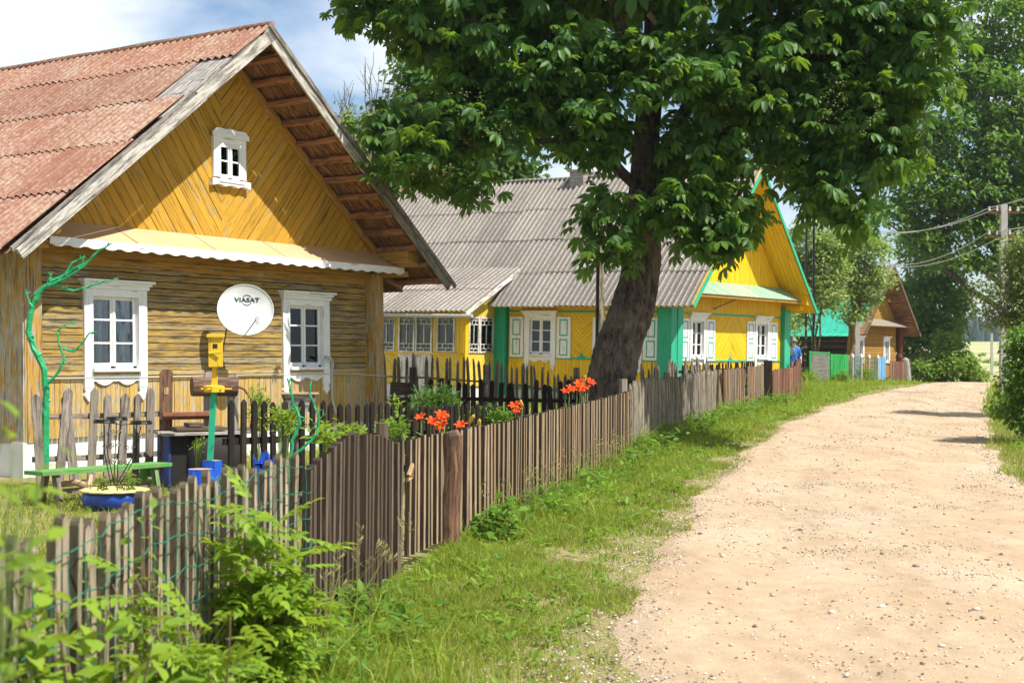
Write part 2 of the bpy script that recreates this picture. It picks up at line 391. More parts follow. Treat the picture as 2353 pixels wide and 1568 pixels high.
M['log'] = wood('brown_purlin', (.36, .17, .08), (.22, .12, .07), wear=.5, dark=.3, vary=.15)
M['white'] = wood('white_paint', (.80, .80, .80), (.62, .55, .45), wear=.03, dark=.0, vary=.05, rough=.5)
M['white_old'] = wood('old_white_paint', (.70, .69, .66), (.45, .40, .34), wear=.5, dark=.2, vary=.12, rough=.6)
M['tan_tin'] = plain('tan_tin_awning', (.60, .385, .215), .5, 0, .1, 1.4, .3)
M['plaster'] = plain('white_plaster', (.74, .73, .70), .9, 0, .1, 5, .1, .3)
M['roof_red'] = roofmat('red_asbestos_roof', (.235, .09, .058), (.30, .15, .10), (.13, .09, .065), (.42, .32, .245), .6, .14, .4)
M['roof_grey'] = roofmat('grey_asbestos_roof', (.25, .228, .205), (.33, .305, .275), (.10, .085, .066), (.40, .365, .33), .65, .17, .7)
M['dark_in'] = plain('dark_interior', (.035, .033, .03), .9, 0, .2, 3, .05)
M['glass'] = glassmat()
M['curtain'] = plain('lace_curtain', (.26, .28, .28), .9, 0, .6, 30, .05)
M['yellow'] = wood('yellow_paint', (.80, .49, .012), (.66, .46, .12), wear=.14, dark=.08, vary=.1, rough=.55)
M['yellow_porch'] = wood('faded_yellow_paint', (.74, .52, .07), (.55, .43, .2), wear=.22, dark=.1, vary=.12, rough=.6)
M['green'] = wood('green_paint', (.03, .38, .22), (.16, .42, .30), wear=.15, dark=.05, vary=.06, rough=.45)
M['green_tin'] = plain('green_tin', (.035, .40, .27), .45, 0, .15, 3, .4)
M['awn_green'] = roofmat('mossy_green_awning', (.16, .42, .28), (.30, .50, .36), (.18, .2, .1), (.52, .52, .36), .3)
M['brown_house'] = wood('brown_boards', (.37, .195, .035), (.28, .16, .06), wear=.25, dark=.3, vary=.2)
M['dark_log'] = wood('dark_logs', (.075, .055, .042), (.15, .12, .1), wear=.5, dark=.5, vary=.3)
M['red_post'] = wood('carved_red_post', (.13, .035, .022), (.1, .04, .03), wear=.2, dark=.4, vary=.1)
M['pick_dark'] = wood('dark_brown_picket', (.10, .068, .045), (.17, .125, .09), wear=.5, dark=.35, vary=.3)
M['pick_brown'] = wood('brown_picket', (.29, .20, .115), (.40, .29, .18), wear=.5, dark=.25, vary=.22)
M['pick_pale'] = wood('pale_grey_picket', (.43, .355, .245), (.25, .21, .14), wear=.5, dark=.62, vary=.3)
M['edge_brown'] = wood('shaded_picket_edge', (.055, .036, .023), (.035, .025, .018), wear=.5, dark=.4, vary=.25)  # picket side faces: their shade against the lit fronts is painted in
M['edge_grey'] = wood('shaded_mossy_picket_edge', (.10, .078, .045), (.06, .055, .03), wear=.5, dark=.5, vary=.3)  # mossy side faces, darkened further with shade put into the colour
M['pick_black'] = wood('black_picket', (.020, .015, .013), (.042, .032, .026), wear=.4, dark=.4, vary=.3, spec=.15)
M['pick_grey'] = wood('grey_stake', (.27, .23, .17), (.19, .165, .13), wear=.5, dark=.45, vary=.3)
M['pick_yard'] = wood('old_yard_picket', (.30, .25, .20), (.22, .19, .17), wear=.5, dark=.6, vary=.25)
M['pick_red'] = wood('reddish_picket', (.24, .105, .07), (.30, .18, .12), wear=.5, dark=.25, vary=.3)
M['pick_rust'] = wood('rusty_slat', (.30, .225, .155), (.40, .20, .07), wear=.4, dark=.3, vary=.25)
M['log_post'] = wood('cracked_post', (.20, .105, .06), (.11, .06, .04), wear=.5, dark=.7, vary=.1)
M['pick_green'] = wood('bright_green_slat', (.03, .36, .08), (.1, .45, .15), wear=.2, dark=.1, vary=.15)
M['pick_blue'] = wood('pale_blue_slat', (.14, .34, .60), (.55, .6, .64), wear=.35, dark=.1, vary=.15)
M['blue'] = wood('blue_paint', (.012, .10, .60), (.05, .2, .7), wear=.3, dark=.35, vary=.15, rough=.5)
M['blue_dull'] = plain('dull_blue_board', (.015, .045, .19), .7, 0, .4, 9)
M['black'] = plain('black_rubber', (.016, .014, .013), .7, 0, .3, 8, .3, .2)
M['iron'] = plain('black_iron', (.008, .008, .009), .35, .3, .1, 5, .5)
M['bird_yellow'] = wood('bird_yellow', (.70, .45, .03), (.5, .33, .08), wear=.15, dark=.1, vary=.04)
M['branch_green'] = plain('green_painted_branch', (.012, .32, .12), .45, 0, .35, 18, .5, .3)
M['bench_green'] = wood('bench_green', (.08, .30, .05), (.24, .33, .14), wear=.5, dark=.2, vary=.1)
M['rust'] = plain('rusty_iron', (.16, .055, .03), .8, .1, .4, 14, .3, .3)
M['dish'] = plain('white_dish', (.66, .68, .68), .4, 0, .10, 5, .4)
M['ink'] = plain('logo_ink', (.02, .04, .045), .5, 0, .05, 4)
M['plastic'] = plain('grey_plastic', (.42, .42, .40), .5, 0, .1, 4)
M['wire_green'] = plain('green_wire', (.01, .15, .10), .5, 0, .2, 9)
M['wire_grey'] = plain('grey_wire', (.22, .22, .21), .5, .5, .2, 9)
M['cable'] = plain('pale_cable', (.45, .45, .42), .6, 0, .1, 9)
M['concrete'] = plain('pole_concrete', (.40, .38, .35), .9, 0, .2, 6, .1, .2)
M['chain'] = plain('chainlink_wire', (.30, .29, .26), .6, .4, .3, 9)
M['brick'] = plain('chimney_brick', (.33, .30, .27), .95, 0, .4, 7, .1, .5)
M['string'] = plain('white_string', (.75, .75, .73), .8, 0, .1, 5)
M['soil'] = plain('dark_soil', (.09, .06, .035), 1, 0, .4, 20, .05, .5)
M['planter_y'] = plain('pale_yellow_rim', (.72, .58, .22), .6, 0, .1, 7)
M['planter_b'] = plain('blue_planter', (.008, .05, .30), .35, 0, .2, 7, .5)
M['petal'] = leafmat('orange_petal', (.80, .06, .01), (.85, .13, .02), .25, .2, (.9, .12, .02))
M['bud'] = plain('yellow_bud', (.62, .38, .05), .5)
M['bark'] = barkmat('chestnut_bark', (.030, .024, .020), (.15, .12, .098))
M['bark2'] = barkmat('grey_bark', (.08, .06, .04), (.22, .18, .11), 2)
M['bark_ochre'] = barkmat('lichen_bark', (.16, .10, .04), (.34, .23, .09), 2)
M['cutwood'] = plain('cut_wood', (.50, .32, .18), .9, 0, .3, 12)
M['stem'] = plain('green_stem', (.14, .22, .05), .6)
M['twig'] = plain('dry_twig', (.20, .13, .085), .8)
M['leaf_chest'] = leafmat('chestnut_leaf', (.020, .070, .017), (.075, .175, .024), .36, .42, (.34, .56, .035))
M['leaf_dark'] = leafmat('dark_tree_leaf', (.035, .10, .024), (.095, .19, .035), .34, .35, (.2, .36, .05))
M['leaf_mid'] = leafmat('mid_tree_leaf', (.05, .145, .018), (.19, .33, .035), .38, .4, (.24, .42, .05))
M['leaf_apple'] = leafmat('apple_leaf', (.14, .25, .045), (.36, .45, .13), .35, .35, (.38, .50, .1))
M['leaf_bright'] = leafmat('bright_leaf', (.10, .20, .02), (.22, .34, .035), .4, .35, (.34, .50, .05))
M['leaf_olive'] = leafmat('pale_bush_leaf', (.14, .20, .05), (.30, .36, .11), .35, .35, (.30, .40, .09))
M['leaf_lime'] = leafmat('lime_leaf', (.12, .22, .02), (.22, .34, .03), .42, .3, (.42, .55, .05))
M['leaf_near'] = leafmat('sunlit_near_leaf', (.12, .23, .02), (.29, .43, .04), .42, .3, (.48, .62, .05))
M['leaf_hay'] = leafmat('hay_leaf', (.20, .20, .09), (.33, .30, .14), .3, .2, (.4, .4, .15))
M['grass'] = leafmat('grass_blades', (.13, .225, .02), (.34, .39, .055), .38, .25, (.46, .56, .05))
M['grass_dry'] = leafmat('dry_grass', (.26, .23, .09), (.42, .36, .17), .3, .2, (.5, .45, .2))
M['road'] = roadmat(); M['ground'] = groundmat()
M['pebble'] = plain('pebble_stone', (.5, .44, .37), .9, 0, .2, 2, .2)
M['pine'] = plain('far_pine', (.055, .095, .085), 1, 0, .4, .5, .05)  # bluish haze of distance put into the tree colour
M['skin'] = plain('skin', (.45, .24, .16), .6); M['cloth_blue'] = plain('blue_shirt', (.02, .14, .55), .8); M['cloth_dark'] = plain('dark_trousers', (.03, .035, .05), .9)
M['cap'] = plain('grey_blue_cap', (.25, .32, .42), .8); M['hair'] = plain('grey_hair', (.12, .1, .09), .9)
def pebble_var():
    m = M['pebble']; nt = m.node_tree; N = nt.nodes; L = nt.links; p = N['Principled BSDF']
    L.new(ramp(N, L, island(N), [(0, (.12, .095, .075)), (.28, (.28, .22, .165)), (.5, (.45, .37, .28)), (1, (.64, .56, .45))]), p.inputs['Base Color'])
pebble_var()

# ------------------------------------------------------------------ setting: ground, road
LE = [(-40, -1.2), (0, -.5), (3.5, .0), (7.2, .43), (12.4, 1.18), (19, 2.6), (24, 3.75), (31, 5.6), (39, 8.3), (47.7, 11.6), (57, 15.6), (66, 18.7), (72, 20.5), (80, 22.0), (90, 22.0), (110, 16)]
RE = [(-40, 3.2), (0, 3.7), (3.5, 3.9), (7.2, 4.3), (12.4, 5.1), (18.6, 6.5), (24, 7.95), (29.5, 9.7), (41, 13.2), (50, 16.2), (57, 18.6), (66, 22.2), (72, 24.0), (80, 26.0), (90, 27.0), (110, 22)]
def ledge(y): return float(np.interp(y, [a for a, b in LE], [b for a, b in LE]))
def redge(y): return float(np.interp(y, [a for a, b in RE], [b for a, b in RE]))
FENCE = [(3.0, -1.6), (4.1, -1.45), (6.45, -1.33), (7.8, -1.12), (9.15, -1.0), (10.4, -.84), (11.9, -.53), (13.5, -.1), (16, .42), (19, 1.05), (22.3, 1.75), (26, 2.6), (32, 4.4), (36, 5.6), (39.4, 6.9), (42, 8.0), (46.5, 9.05), (50, 9.9), (58, 11.6), (61, 13.0), (64, 14.6), (68, 16.8), (70, 17.7), (74, 19.7), (80, 20.5)]
def fencex(y): return float(np.interp(y, [a for a, b in FENCE], [b for a, b in FENCE]))

def ground():
    xs = np.unique(np.concatenate([np.linspace(-40, 60, 140), np.linspace(-3000, -45, 14), np.linspace(70, 3500, 14)]))
    ys = np.unique(np.concatenate([np.linspace(-60, 90, 170), np.linspace(95, 700, 60), np.linspace(760, 4000, 20)]))
    X, Y = np.meshgrid(xs, ys)
    Z = np.interp(Y, GY, GZ)
    near = np.clip(1 - np.abs(Y - 20) / 70, 0, 1)
    Z = Z + near * (.012 * np.sin(X * 2.3 + Y * 1.1) + .01 * np.sin(X * 5.1 - Y * 3.7)) - .012
    # mild bank on the right of the road
    RX = np.interp(Y, [a for a, b in RE], [b for a, b in RE])
    Z = Z + np.clip((X - RX - .3) * .16, 0, .35) * np.clip((70 - Y) / 20, 0, 1)
    far = np.clip((Y - 250) / 500, 0, 1); Z = Z + far * (2.0 * np.sin(X / 210.0) * np.sin(Y / 330.0))
    V = np.stack([X.ravel(), Y.ravel(), Z.ravel()], 1); nx = len(xs)
    i = np.arange(len(ys) - 1)[:, None] * nx + np.arange(nx - 1)[None, :]; i = i.ravel()
    F = np.stack([i, i + 1, i + 1 + nx, i + nx], 1)
    o = fast_mesh('ground', V, F, M['ground'], smooth=True); tag(o, kind='structure')
ground()
def road():
    ys = np.concatenate([np.arange(-40, 0, 1.0), np.arange(0, 30, .12), np.arange(30, 110, .4)])
    n = 25; V = []
    ph = [R.uniform(0, 6) for _ in range(8)]
    for y in ys:
        l, r = ledge(y), redge(y)
        l += .10 * math.sin(y * .9 + ph[0]) + .06 * math.sin(y * 2.3 + ph[1]) * math.sin(y * .6) + .03 * math.sin(y * 7.3 + ph[2]) + R.uniform(-.02, .02)
        r += .10 * math.sin(y * .8 + ph[3]) + .06 * math.sin(y * 2.1 + ph[4]) * math.sin(y * .5) + .03 * math.sin(y * 8 + ph[5]) + R.uniform(-.02, .02)
        for k in range(n):
            t = k / (n - 1); x = l + (r - l) * t
            rut = -.028 * math.exp(-((t - .27) / .08) ** 2) - .028 * math.exp(-((t - .72) / .08) ** 2)
            z = G(y) + .02 + .035 * math.sin(PI * t) + rut + .012 * math.sin(x * 3.1 + y * 1.3) * math.sin(y * .9)
            if k in (0, n - 1): z = G(y) - .03 if k == 0 else G(y) - .03
            V.append((x, y, z))
    m = len(ys); i = (np.arange(m - 1)[:, None] * n + np.arange(n - 1)[None, :]).ravel()
    o = fast_mesh('road', np.array(V), np.stack([i, i + 1, i + 1 + n, i + n], 1), M['road'], smooth=True); tag(o, kind='structure')
road()

# ------------------------------------------------------------------ vegetation kit (numpy)
def leaf_shape(L=1.0, W=.5, fold=.12, droop=.15):
    """pointed oval leaf, base at origin, along +x; 8 verts"""
    xs = [0, .28, .6, 1.0]; ws = [0.04, .46, .42, .0]
    V = []
    V.append((0, 0, 0))
    V += [(.3 * L, W * .46, fold * W - droop * .09 * L), (.3 * L, 0, -droop * .09 * L), (.3 * L, -W * .46, fold * W - droop * .09 * L)]
    V += [(.66 * L, W * .40, fold * W - droop * .44 * L), (.66 * L, 0, -droop * .44 * L), (.66 * L, -W * .40, fold * W - droop * .44 * L)]
    V += [(L, 0, -droop * L)]
    F = [(0, 2, 1), (0, 3, 2), (1, 2, 4), (2, 5, 4), (2, 3, 5), (3, 6, 5), (4, 5, 7), (5, 6, 7)]
    return np.array(V), np.array(F)
def diamond(L=1.0, W=.5, fold=.1):
    return np.array([(0, 0, 0), (.45 * L, W / 2, fold * W), (L, 0, -.1 * L), (.45 * L, -W / 2, fold * W)]), np.array([(0, 1, 2), (0, 2, 3)])
def palmate():
    """horse-chestnut leaf: seven drooping leaflets"""
    Vs = []; Fs = []; b = 0
    for a, l in ((-2.15, .6), (-1.3, .85), (-.62, 1.0), (.02, 1.05), (.66, .98), (1.35, .82), (2.1, .55)):
        V = np.array([(0, 0, 0), (.50 * l, .17 * l, -.14 * l), (.48 * l, 0, -.19 * l), (.50 * l, -.17 * l, -.14 * l), (.78 * l, .20 * l, -.40 * l), (.78 * l, -.20 * l, -.40 * l), (.96 * l, 0, -.72 * l)])
        F = np.array([(0, 2, 1), (0, 3, 2), (1, 2, 4), (2, 3, 5), (2, 6, 4), (2, 5, 6)])
        c, s = math.cos(a), math.sin(a); V = V @ np.array([[c, s, 0], [-s, c, 0], [0, 0, 1]])
        Vs.append(V); Fs.append(F + b); b += len(V)
    return np.concatenate(Vs), np.concatenate(Fs)
def pinnate(n=5):
    """ash-like compound leaf"""
    Vs = []; Fs = []; b = 0
    for k in range(n):
        x = .2 + .7 * k / n
        for s in (1, -1):
            V, F = leaf_shape(.34, .17, .1, .3); a = s * 1.0
            c, si = math.cos(a), math.sin(a); V = V @ np.array([[c, si, 0], [-si, c, 0], [0, 0, 1]]) + np.array([x, 0, -.25 * x * x])
            Vs.append(V); Fs.append(F + b); b += len(V)
    V, F = leaf_shape(.36, .18, .1, .4); Vs.append(V + np.array([.9, 0, -.2])); Fs.append(F + b); b += len(V)
    V = np.array([(0, .008, 0), (0, -.008, 0), (.9, 0, -.2)]); Vs.append(V); Fs.append(np.array([(0, 1, 2)]) + b)
    return np.concatenate(Vs), np.concatenate(Fs)
def instance(tV, tF, pos, size, yaw, pitch, roll):
    n = len(pos)
    cy, sy, cp, sp, cr, sr = np.cos(yaw), np.sin(yaw), np.cos(pitch), np.sin(pitch), np.cos(roll), np.sin(roll)
    # R = Rz(yaw) * Ry(-pitch) * Rx(roll)
    X = tV[None, :, 0] * size[:, None]; Y = tV[None, :, 1] * size[:, None]; Z = tV[None, :, 2] * size[:, None]
    Y2 = Y * cr[:, None] - Z * sr[:, None]; Z2 = Y * sr[:, None] + Z * cr[:, None]
    X3 = X * cp[:, None] - Z2 * sp[:, None]; Z3 = X * sp[:, None] + Z2 * cp[:, None]
    X4 = X3 * cy[:, None] - Y2 * sy[:, None]; Y4 = X3 * sy[:, None] + Y2 * cy[:, None]
    V = np.stack([X4 + pos[:, 0:1], Y4 + pos[:, 1:2], Z3 + pos[:, 2:3]], 2).reshape(-1, 3)
    F = (tF[None] + (np.arange(n) * len(tV))[:, None, None]).reshape(-1, 3)
    return V, F
def clump_points(clumps, n, shell=.55, sub=14, spread=.16):
    """points in ellipsoid clumps (cx,cy,cz,rx,ry,rz[,weight]), gathered in twig clusters, denser towards the shell"""
    w = np.array([(c[3] * c[4] * c[5]) ** (2 / 3.) * (c[6] if len(c) > 6 else 1) for c in clumps]); w /= w.sum()
    P = []; O = []
    for c, wi in zip(clumps, w):
        m = max(1, int(n * wi / sub))
        d = NR.normal(size=(m, 3)); d /= np.linalg.norm(d, axis=1)[:, None]
        r = (shell + (1 - shell) * NR.rand(m) ** .7)[:, None] * NR.uniform(.85, 1.12, (m, 1))
        ctr = d * r * np.array(c[3:6]) + np.array(c[0:3])
        q = np.repeat(ctr, sub, 0) + NR.normal(size=(m * sub, 3)) * spread * np.array([1, 1, .7])
        P.append(q); O.append(np.repeat(d, sub, 0))
    return np.concatenate(P), np.concatenate(O)
def foliage(name, clumps, n, tpl, size, mat, parent=None, origin=(0, 0, 0), shell=.55, sub=14, spread=.16, droop=.5, sizevar=.3, zmin=None):
    P, O = clump_points(clumps, n, shell, sub, spread)
    if zmin is not None: P = P[P[:, 2] > zmin]; O = O[:len(P)]
    k = len(P); yaw = np.arctan2(O[:, 1], O[:, 0]) + NR.normal(size=k) * 1.1
    pitch = -droop + NR.normal(size=k) * .45; roll = NR.normal(size=k) * .5
    V, F = instance(tpl[0], tpl[1], P, size * (1 + NR.uniform(-sizevar, sizevar, k)), yaw, pitch, roll)
    return fast_mesh(name, V - np.array(origin), F, mat, parent)
def limb(mb, p0, p1, r0, r1, n=8, bend=.08, seg=6, wob=.06):
    p0 = Vector(p0); p1 = Vector(p1); pts = []; L = (p1 - p0).length
    off = Vector((R.uniform(-1, 1), R.uniform(-1, 1), R.uniform(-.3, 1))) * bend * L
    for i in range(seg + 1):
        t = i / seg; pts.append(p0.lerp(p1, t) + off * math.sin(PI * t) + Vector((R.uniform(-1, 1), R.uniform(-1, 1), R.uniform(-1, 1))) * .02 * L * (0 if i in (0, seg) else 1))
    mb.tube(pts, [r0 + (r1 - r0) * i / seg for i in range(seg + 1)], n, wob); return pts
def tree(name, base, clumps, trunk_r, leafmat_, n, size, label, cat='tree', group=None, bark=None, tpl=None, fork=.35, kind_shell=.5, spread=.22, sub=14, droop=.4, top=None):
    base = Vector(base); t = thing(name, base, label=label, cat=cat, group=group)
    mb = MB(); cs = [Vector(c[:3]) for c in clumps]; top = Vector(top) if top else sum(cs, Vector()) / len(cs)
    pts = limb(mb, base - Vector((0, 0, .15)), top, trunk_r, trunk_r * .3, 10, .05, 8)
    for c in cs:
        a = pts[max(2, min(7, int(2 + R.random() * 5)))]
        q = limb(mb, a, c, trunk_r * .38, trunk_r * .08, 6, .12, 5)
        for _ in range(3):
            e = c + Vector((R.uniform(-1, 1), R.uniform(-1, 1), R.uniform(-.5, 1))) * clumps[0][3] * .6
            limb(mb, q[3], e, trunk_r * .14, trunk_r * .03, 5, .1, 4)
    mb.build('trunk', bark or M['bark2'], t, base, True)
    foliage('crown', clumps, n, tpl or diamond(1, .55), size, leafmat_, t, base, kind_shell, sub, spread, droop)
    return t

# ------------------------------------------------------------------ building kit
def corr_roof(name, mat, parent, rp, sd, rows, lam=.14, amp=.022, waves=8, lift=.019, thick=.007, jag=.035, skip=(), tiltj=.004):
    """rp: ridge point at y=0; sd: unit slope direction (x,z); rows: [(s0,s1,y0,y1)]"""
    mb = MB(); nx, nz = (sd[1], -sd[0]) if sd[0] < 0 else (-sd[1], sd[0])
    if nz < 0: nx, nz = -nx, -nz
    for ri_, (s0, s1, y0, y1) in enumerate(rows):
        W = lam * waves; y = y0; k = 0
        while y < y1 - .02:
            ye = min(y + W + lam * .5, y1); e = s1 + R.uniform(-jag, jag) + .06; b = s0 + R.uniform(-jag, jag) * .3; hl = R.uniform(-tiltj, tiltj) + .004 * (k % 2)
            n = max(4, int((ye - y) / (lam / 8))); vs = []; fs = []; uv = []
            uo = R.randint(0, 40); m = 3
            for j in range(m + 1):
                t = j / m; s = b + (e - b) * t; h = lift * t + .008 + hl
                for i in range(n + 1):
                    yy = y + (ye - y) * i / n; a = amp * math.cos(2 * PI * yy / lam) + h
                    vs.append((rp[0] + sd[0] * s + nx * a, rp[1] + yy, rp[2] + sd[1] * s + nz * a))
            for j in range(m):
                for i in range(n):
                    q = j * (n + 1) + i; fs.append((q, q + 1, q + n + 2, q + n + 1))
                    def U(jj, ii): return (y + (ye - y) * ii / n + lam * uo, b + (e - b) * jj / m + ri_ * 3.3)
                    uv.append([U(j, i), U(j, i + 1), U(j + 1, i + 1), U(j + 1, i)])
            mb.add(vs, fs, uv); y += W; k += 1
    ob = mb.build(name, mat, parent, smooth=True)
    return ob
def scallop(a0, a1, z_top, z_bot, per, dep, point=.35):
    """polygon whose lower edge is a row of arcs with small points between"""
    n = max(1, round((a1 - a0) / per)); p = (a1 - a0) / n; pts = [(a0, z_top)]
    for k in range(n):
        x = a0 + k * p
        for t in np.linspace(0, 1, 9)[:-1]:
            s = math.sin(PI * t); z = z_bot + dep * (1 - s ** .7) if t > .06 else z_bot + dep * .45
            pts.append((x + p * t, z))
    pts.append((a1, z_bot + dep * .5)); pts.append((a1, z_top)); return pts
def window(parent, F, ac, w, z0, z1, rows=3, cas=.12, cornice=True, apron=.28, mat=None, sashmat=None, back=True, cols=2, proud=.05, glassw=None, label=None, depth=.3):
    """double casement window; w = glazed opening width"""
    wm = mat or M['white']; sm = sashmat or wm; a0, a1 = ac - w / 2, ac + w / 2; b = proud
    mb = MB()
    F.box(mb, a0 - cas, a0, .0, b, z0 - apron * .8, z1 + .1, 'c'); F.box(mb, a1, a1 + cas, .0, b, z0 - apron * .8, z1 + .1, 'c')
    F.box(mb, a0, a1, .0, b, z1, z1 + .1, 'a')
    F.box(mb, a0, a1, -.08, .0, z1, z1 + .02, 'a'); F.box(mb, a0 - .02, a0, -.1, .0, z0, z1, 'c'); F.box(mb, a1, a1 + .02, -.1, .0, z0, z1, 'c')
    win = mb.build('window', wm, parent)
    if label: win['label'] = label
    if cornice:
        c = MB(); e = .07
        F.box(c, a0 - cas - .02, a1 + cas + .02, .0, b + .03, z1 + .1, z1 + .155); F.box(c, a0 - cas - .05, a1 + cas + .05, .0, b + .055, z1 + .155, z1 + .19)
        F.box(c, a0 - cas - .08, a1 + cas + .08, .0, b + .09, z1 + .19, z1 + .225); c.build('cornice', wm, win)
    s = MB(); F.box(s, a0 - .03, a1 + .03, .0, b + .05, z0 - .075, z0 - .03, 'a'); s.build('sill', wm, win)
    if apron > 0:
        p = MB(); zt = z0 - .075
        p.prism(scallop(a0, a1, zt, z0 - apron * .72, w / 2.0, apron * .33), F.P(0, .0, 0), F.ex, F.ez, F.en, b * .8)
        for q in (a0 - cas, a1):   # finial ends
            zz = z0 - apron * .8
            p.prism([(q, zz), (q + cas * .15, zz - .05), (q + cas * .02, zz - .10), (q + cas / 2, zz - .19), (q + cas * .98, zz - .10), (q + cas * .85, zz - .05), (q + cas, zz)], F.P(0, .0, 0), F.ex, F.ez, F.en, b * .9)
        p.build('apron', wm, win)
    # sashes
    sb = MB(); st = .045; fw = (a1 - a0) / cols
    for k in range(cols):
        x0, x1 = a0 + k * fw + .004, a0 + (k + 1) * fw - .004
        F.box(sb, x0, x0 + st, -.05, -.012, z0, z1, 'c'); F.box(sb, x1 - st, x1, -.05, -.012, z0, z1, 'c')
        F.box(sb, x0 + st, x1 - st, -.05, -.012, z0 - .03, z0 + st, 'a'); F.box(sb, x0 + st, x1 - st, -.05, -.012, z1 - st, z1, 'a')
        for r in range(1, rows):
            z = z0 + (z1 - z0) * r / rows; F.box(sb, x0 + st, x1 - st, -.045, -.018, z - .012, z + .012, 'a')
    F.box(sb, ac - .022, ac + .022, -.012, .006, z0, z1, 'c') if cols == 2 else None
    sb.build('sash', sm, win)
    g = MB(); g.prism([(a0, z0), (a1, z0), (a1, z1), (a0, z1)], F.P(0, -.034, 0), F.ex, F.ez, F.en, .003); g.build('pane', M['glass'], win)
    if back:
        c = MB()
        for k in range(cols):   # inner frame and lace behind it
            x0 = a0 + k * fw; n = 14; vs = []; fs = []; uv = []
            for i in range(n + 1):
                x = x0 + fw * (.0 + .5 * i / n) if k == 0 else x0 + fw * (.0 + .38 * i / n)
                bb = -.20 + .018 * math.sin(i * 2.1 + k)
                vs += [F.P(x, bb, z0 - .05), F.P(x, bb, z1 + .03)]
            for i in range(n): fs.append((2 * i, 2 * i + 2, 2 * i + 3, 2 * i + 1)); uv.append([(0, 0)] * 4)
            c.add(vs, fs, uv)
        c.build('curtain', M['curtain'], win)
        f = MB(); 
        for x in (a0 + fw * .62, a0 + fw * 1.62): F.box(f, x, x + .07, -.17, -.13, z0 - .04, z1 + .03, 'c')
        F.box(f, a0, a1, -.17, -.13, z0 - .03, z0 + .03, 'a')
        f.build('inner_frame', M['white_old'], win)
        k = MB(); F.box(k, a0 - .1, a1 + .1, -depth, -depth + .01, z0 - .15, z1 + .15, 'a'); k.build('recess', M['dark_in'], win)
    return win

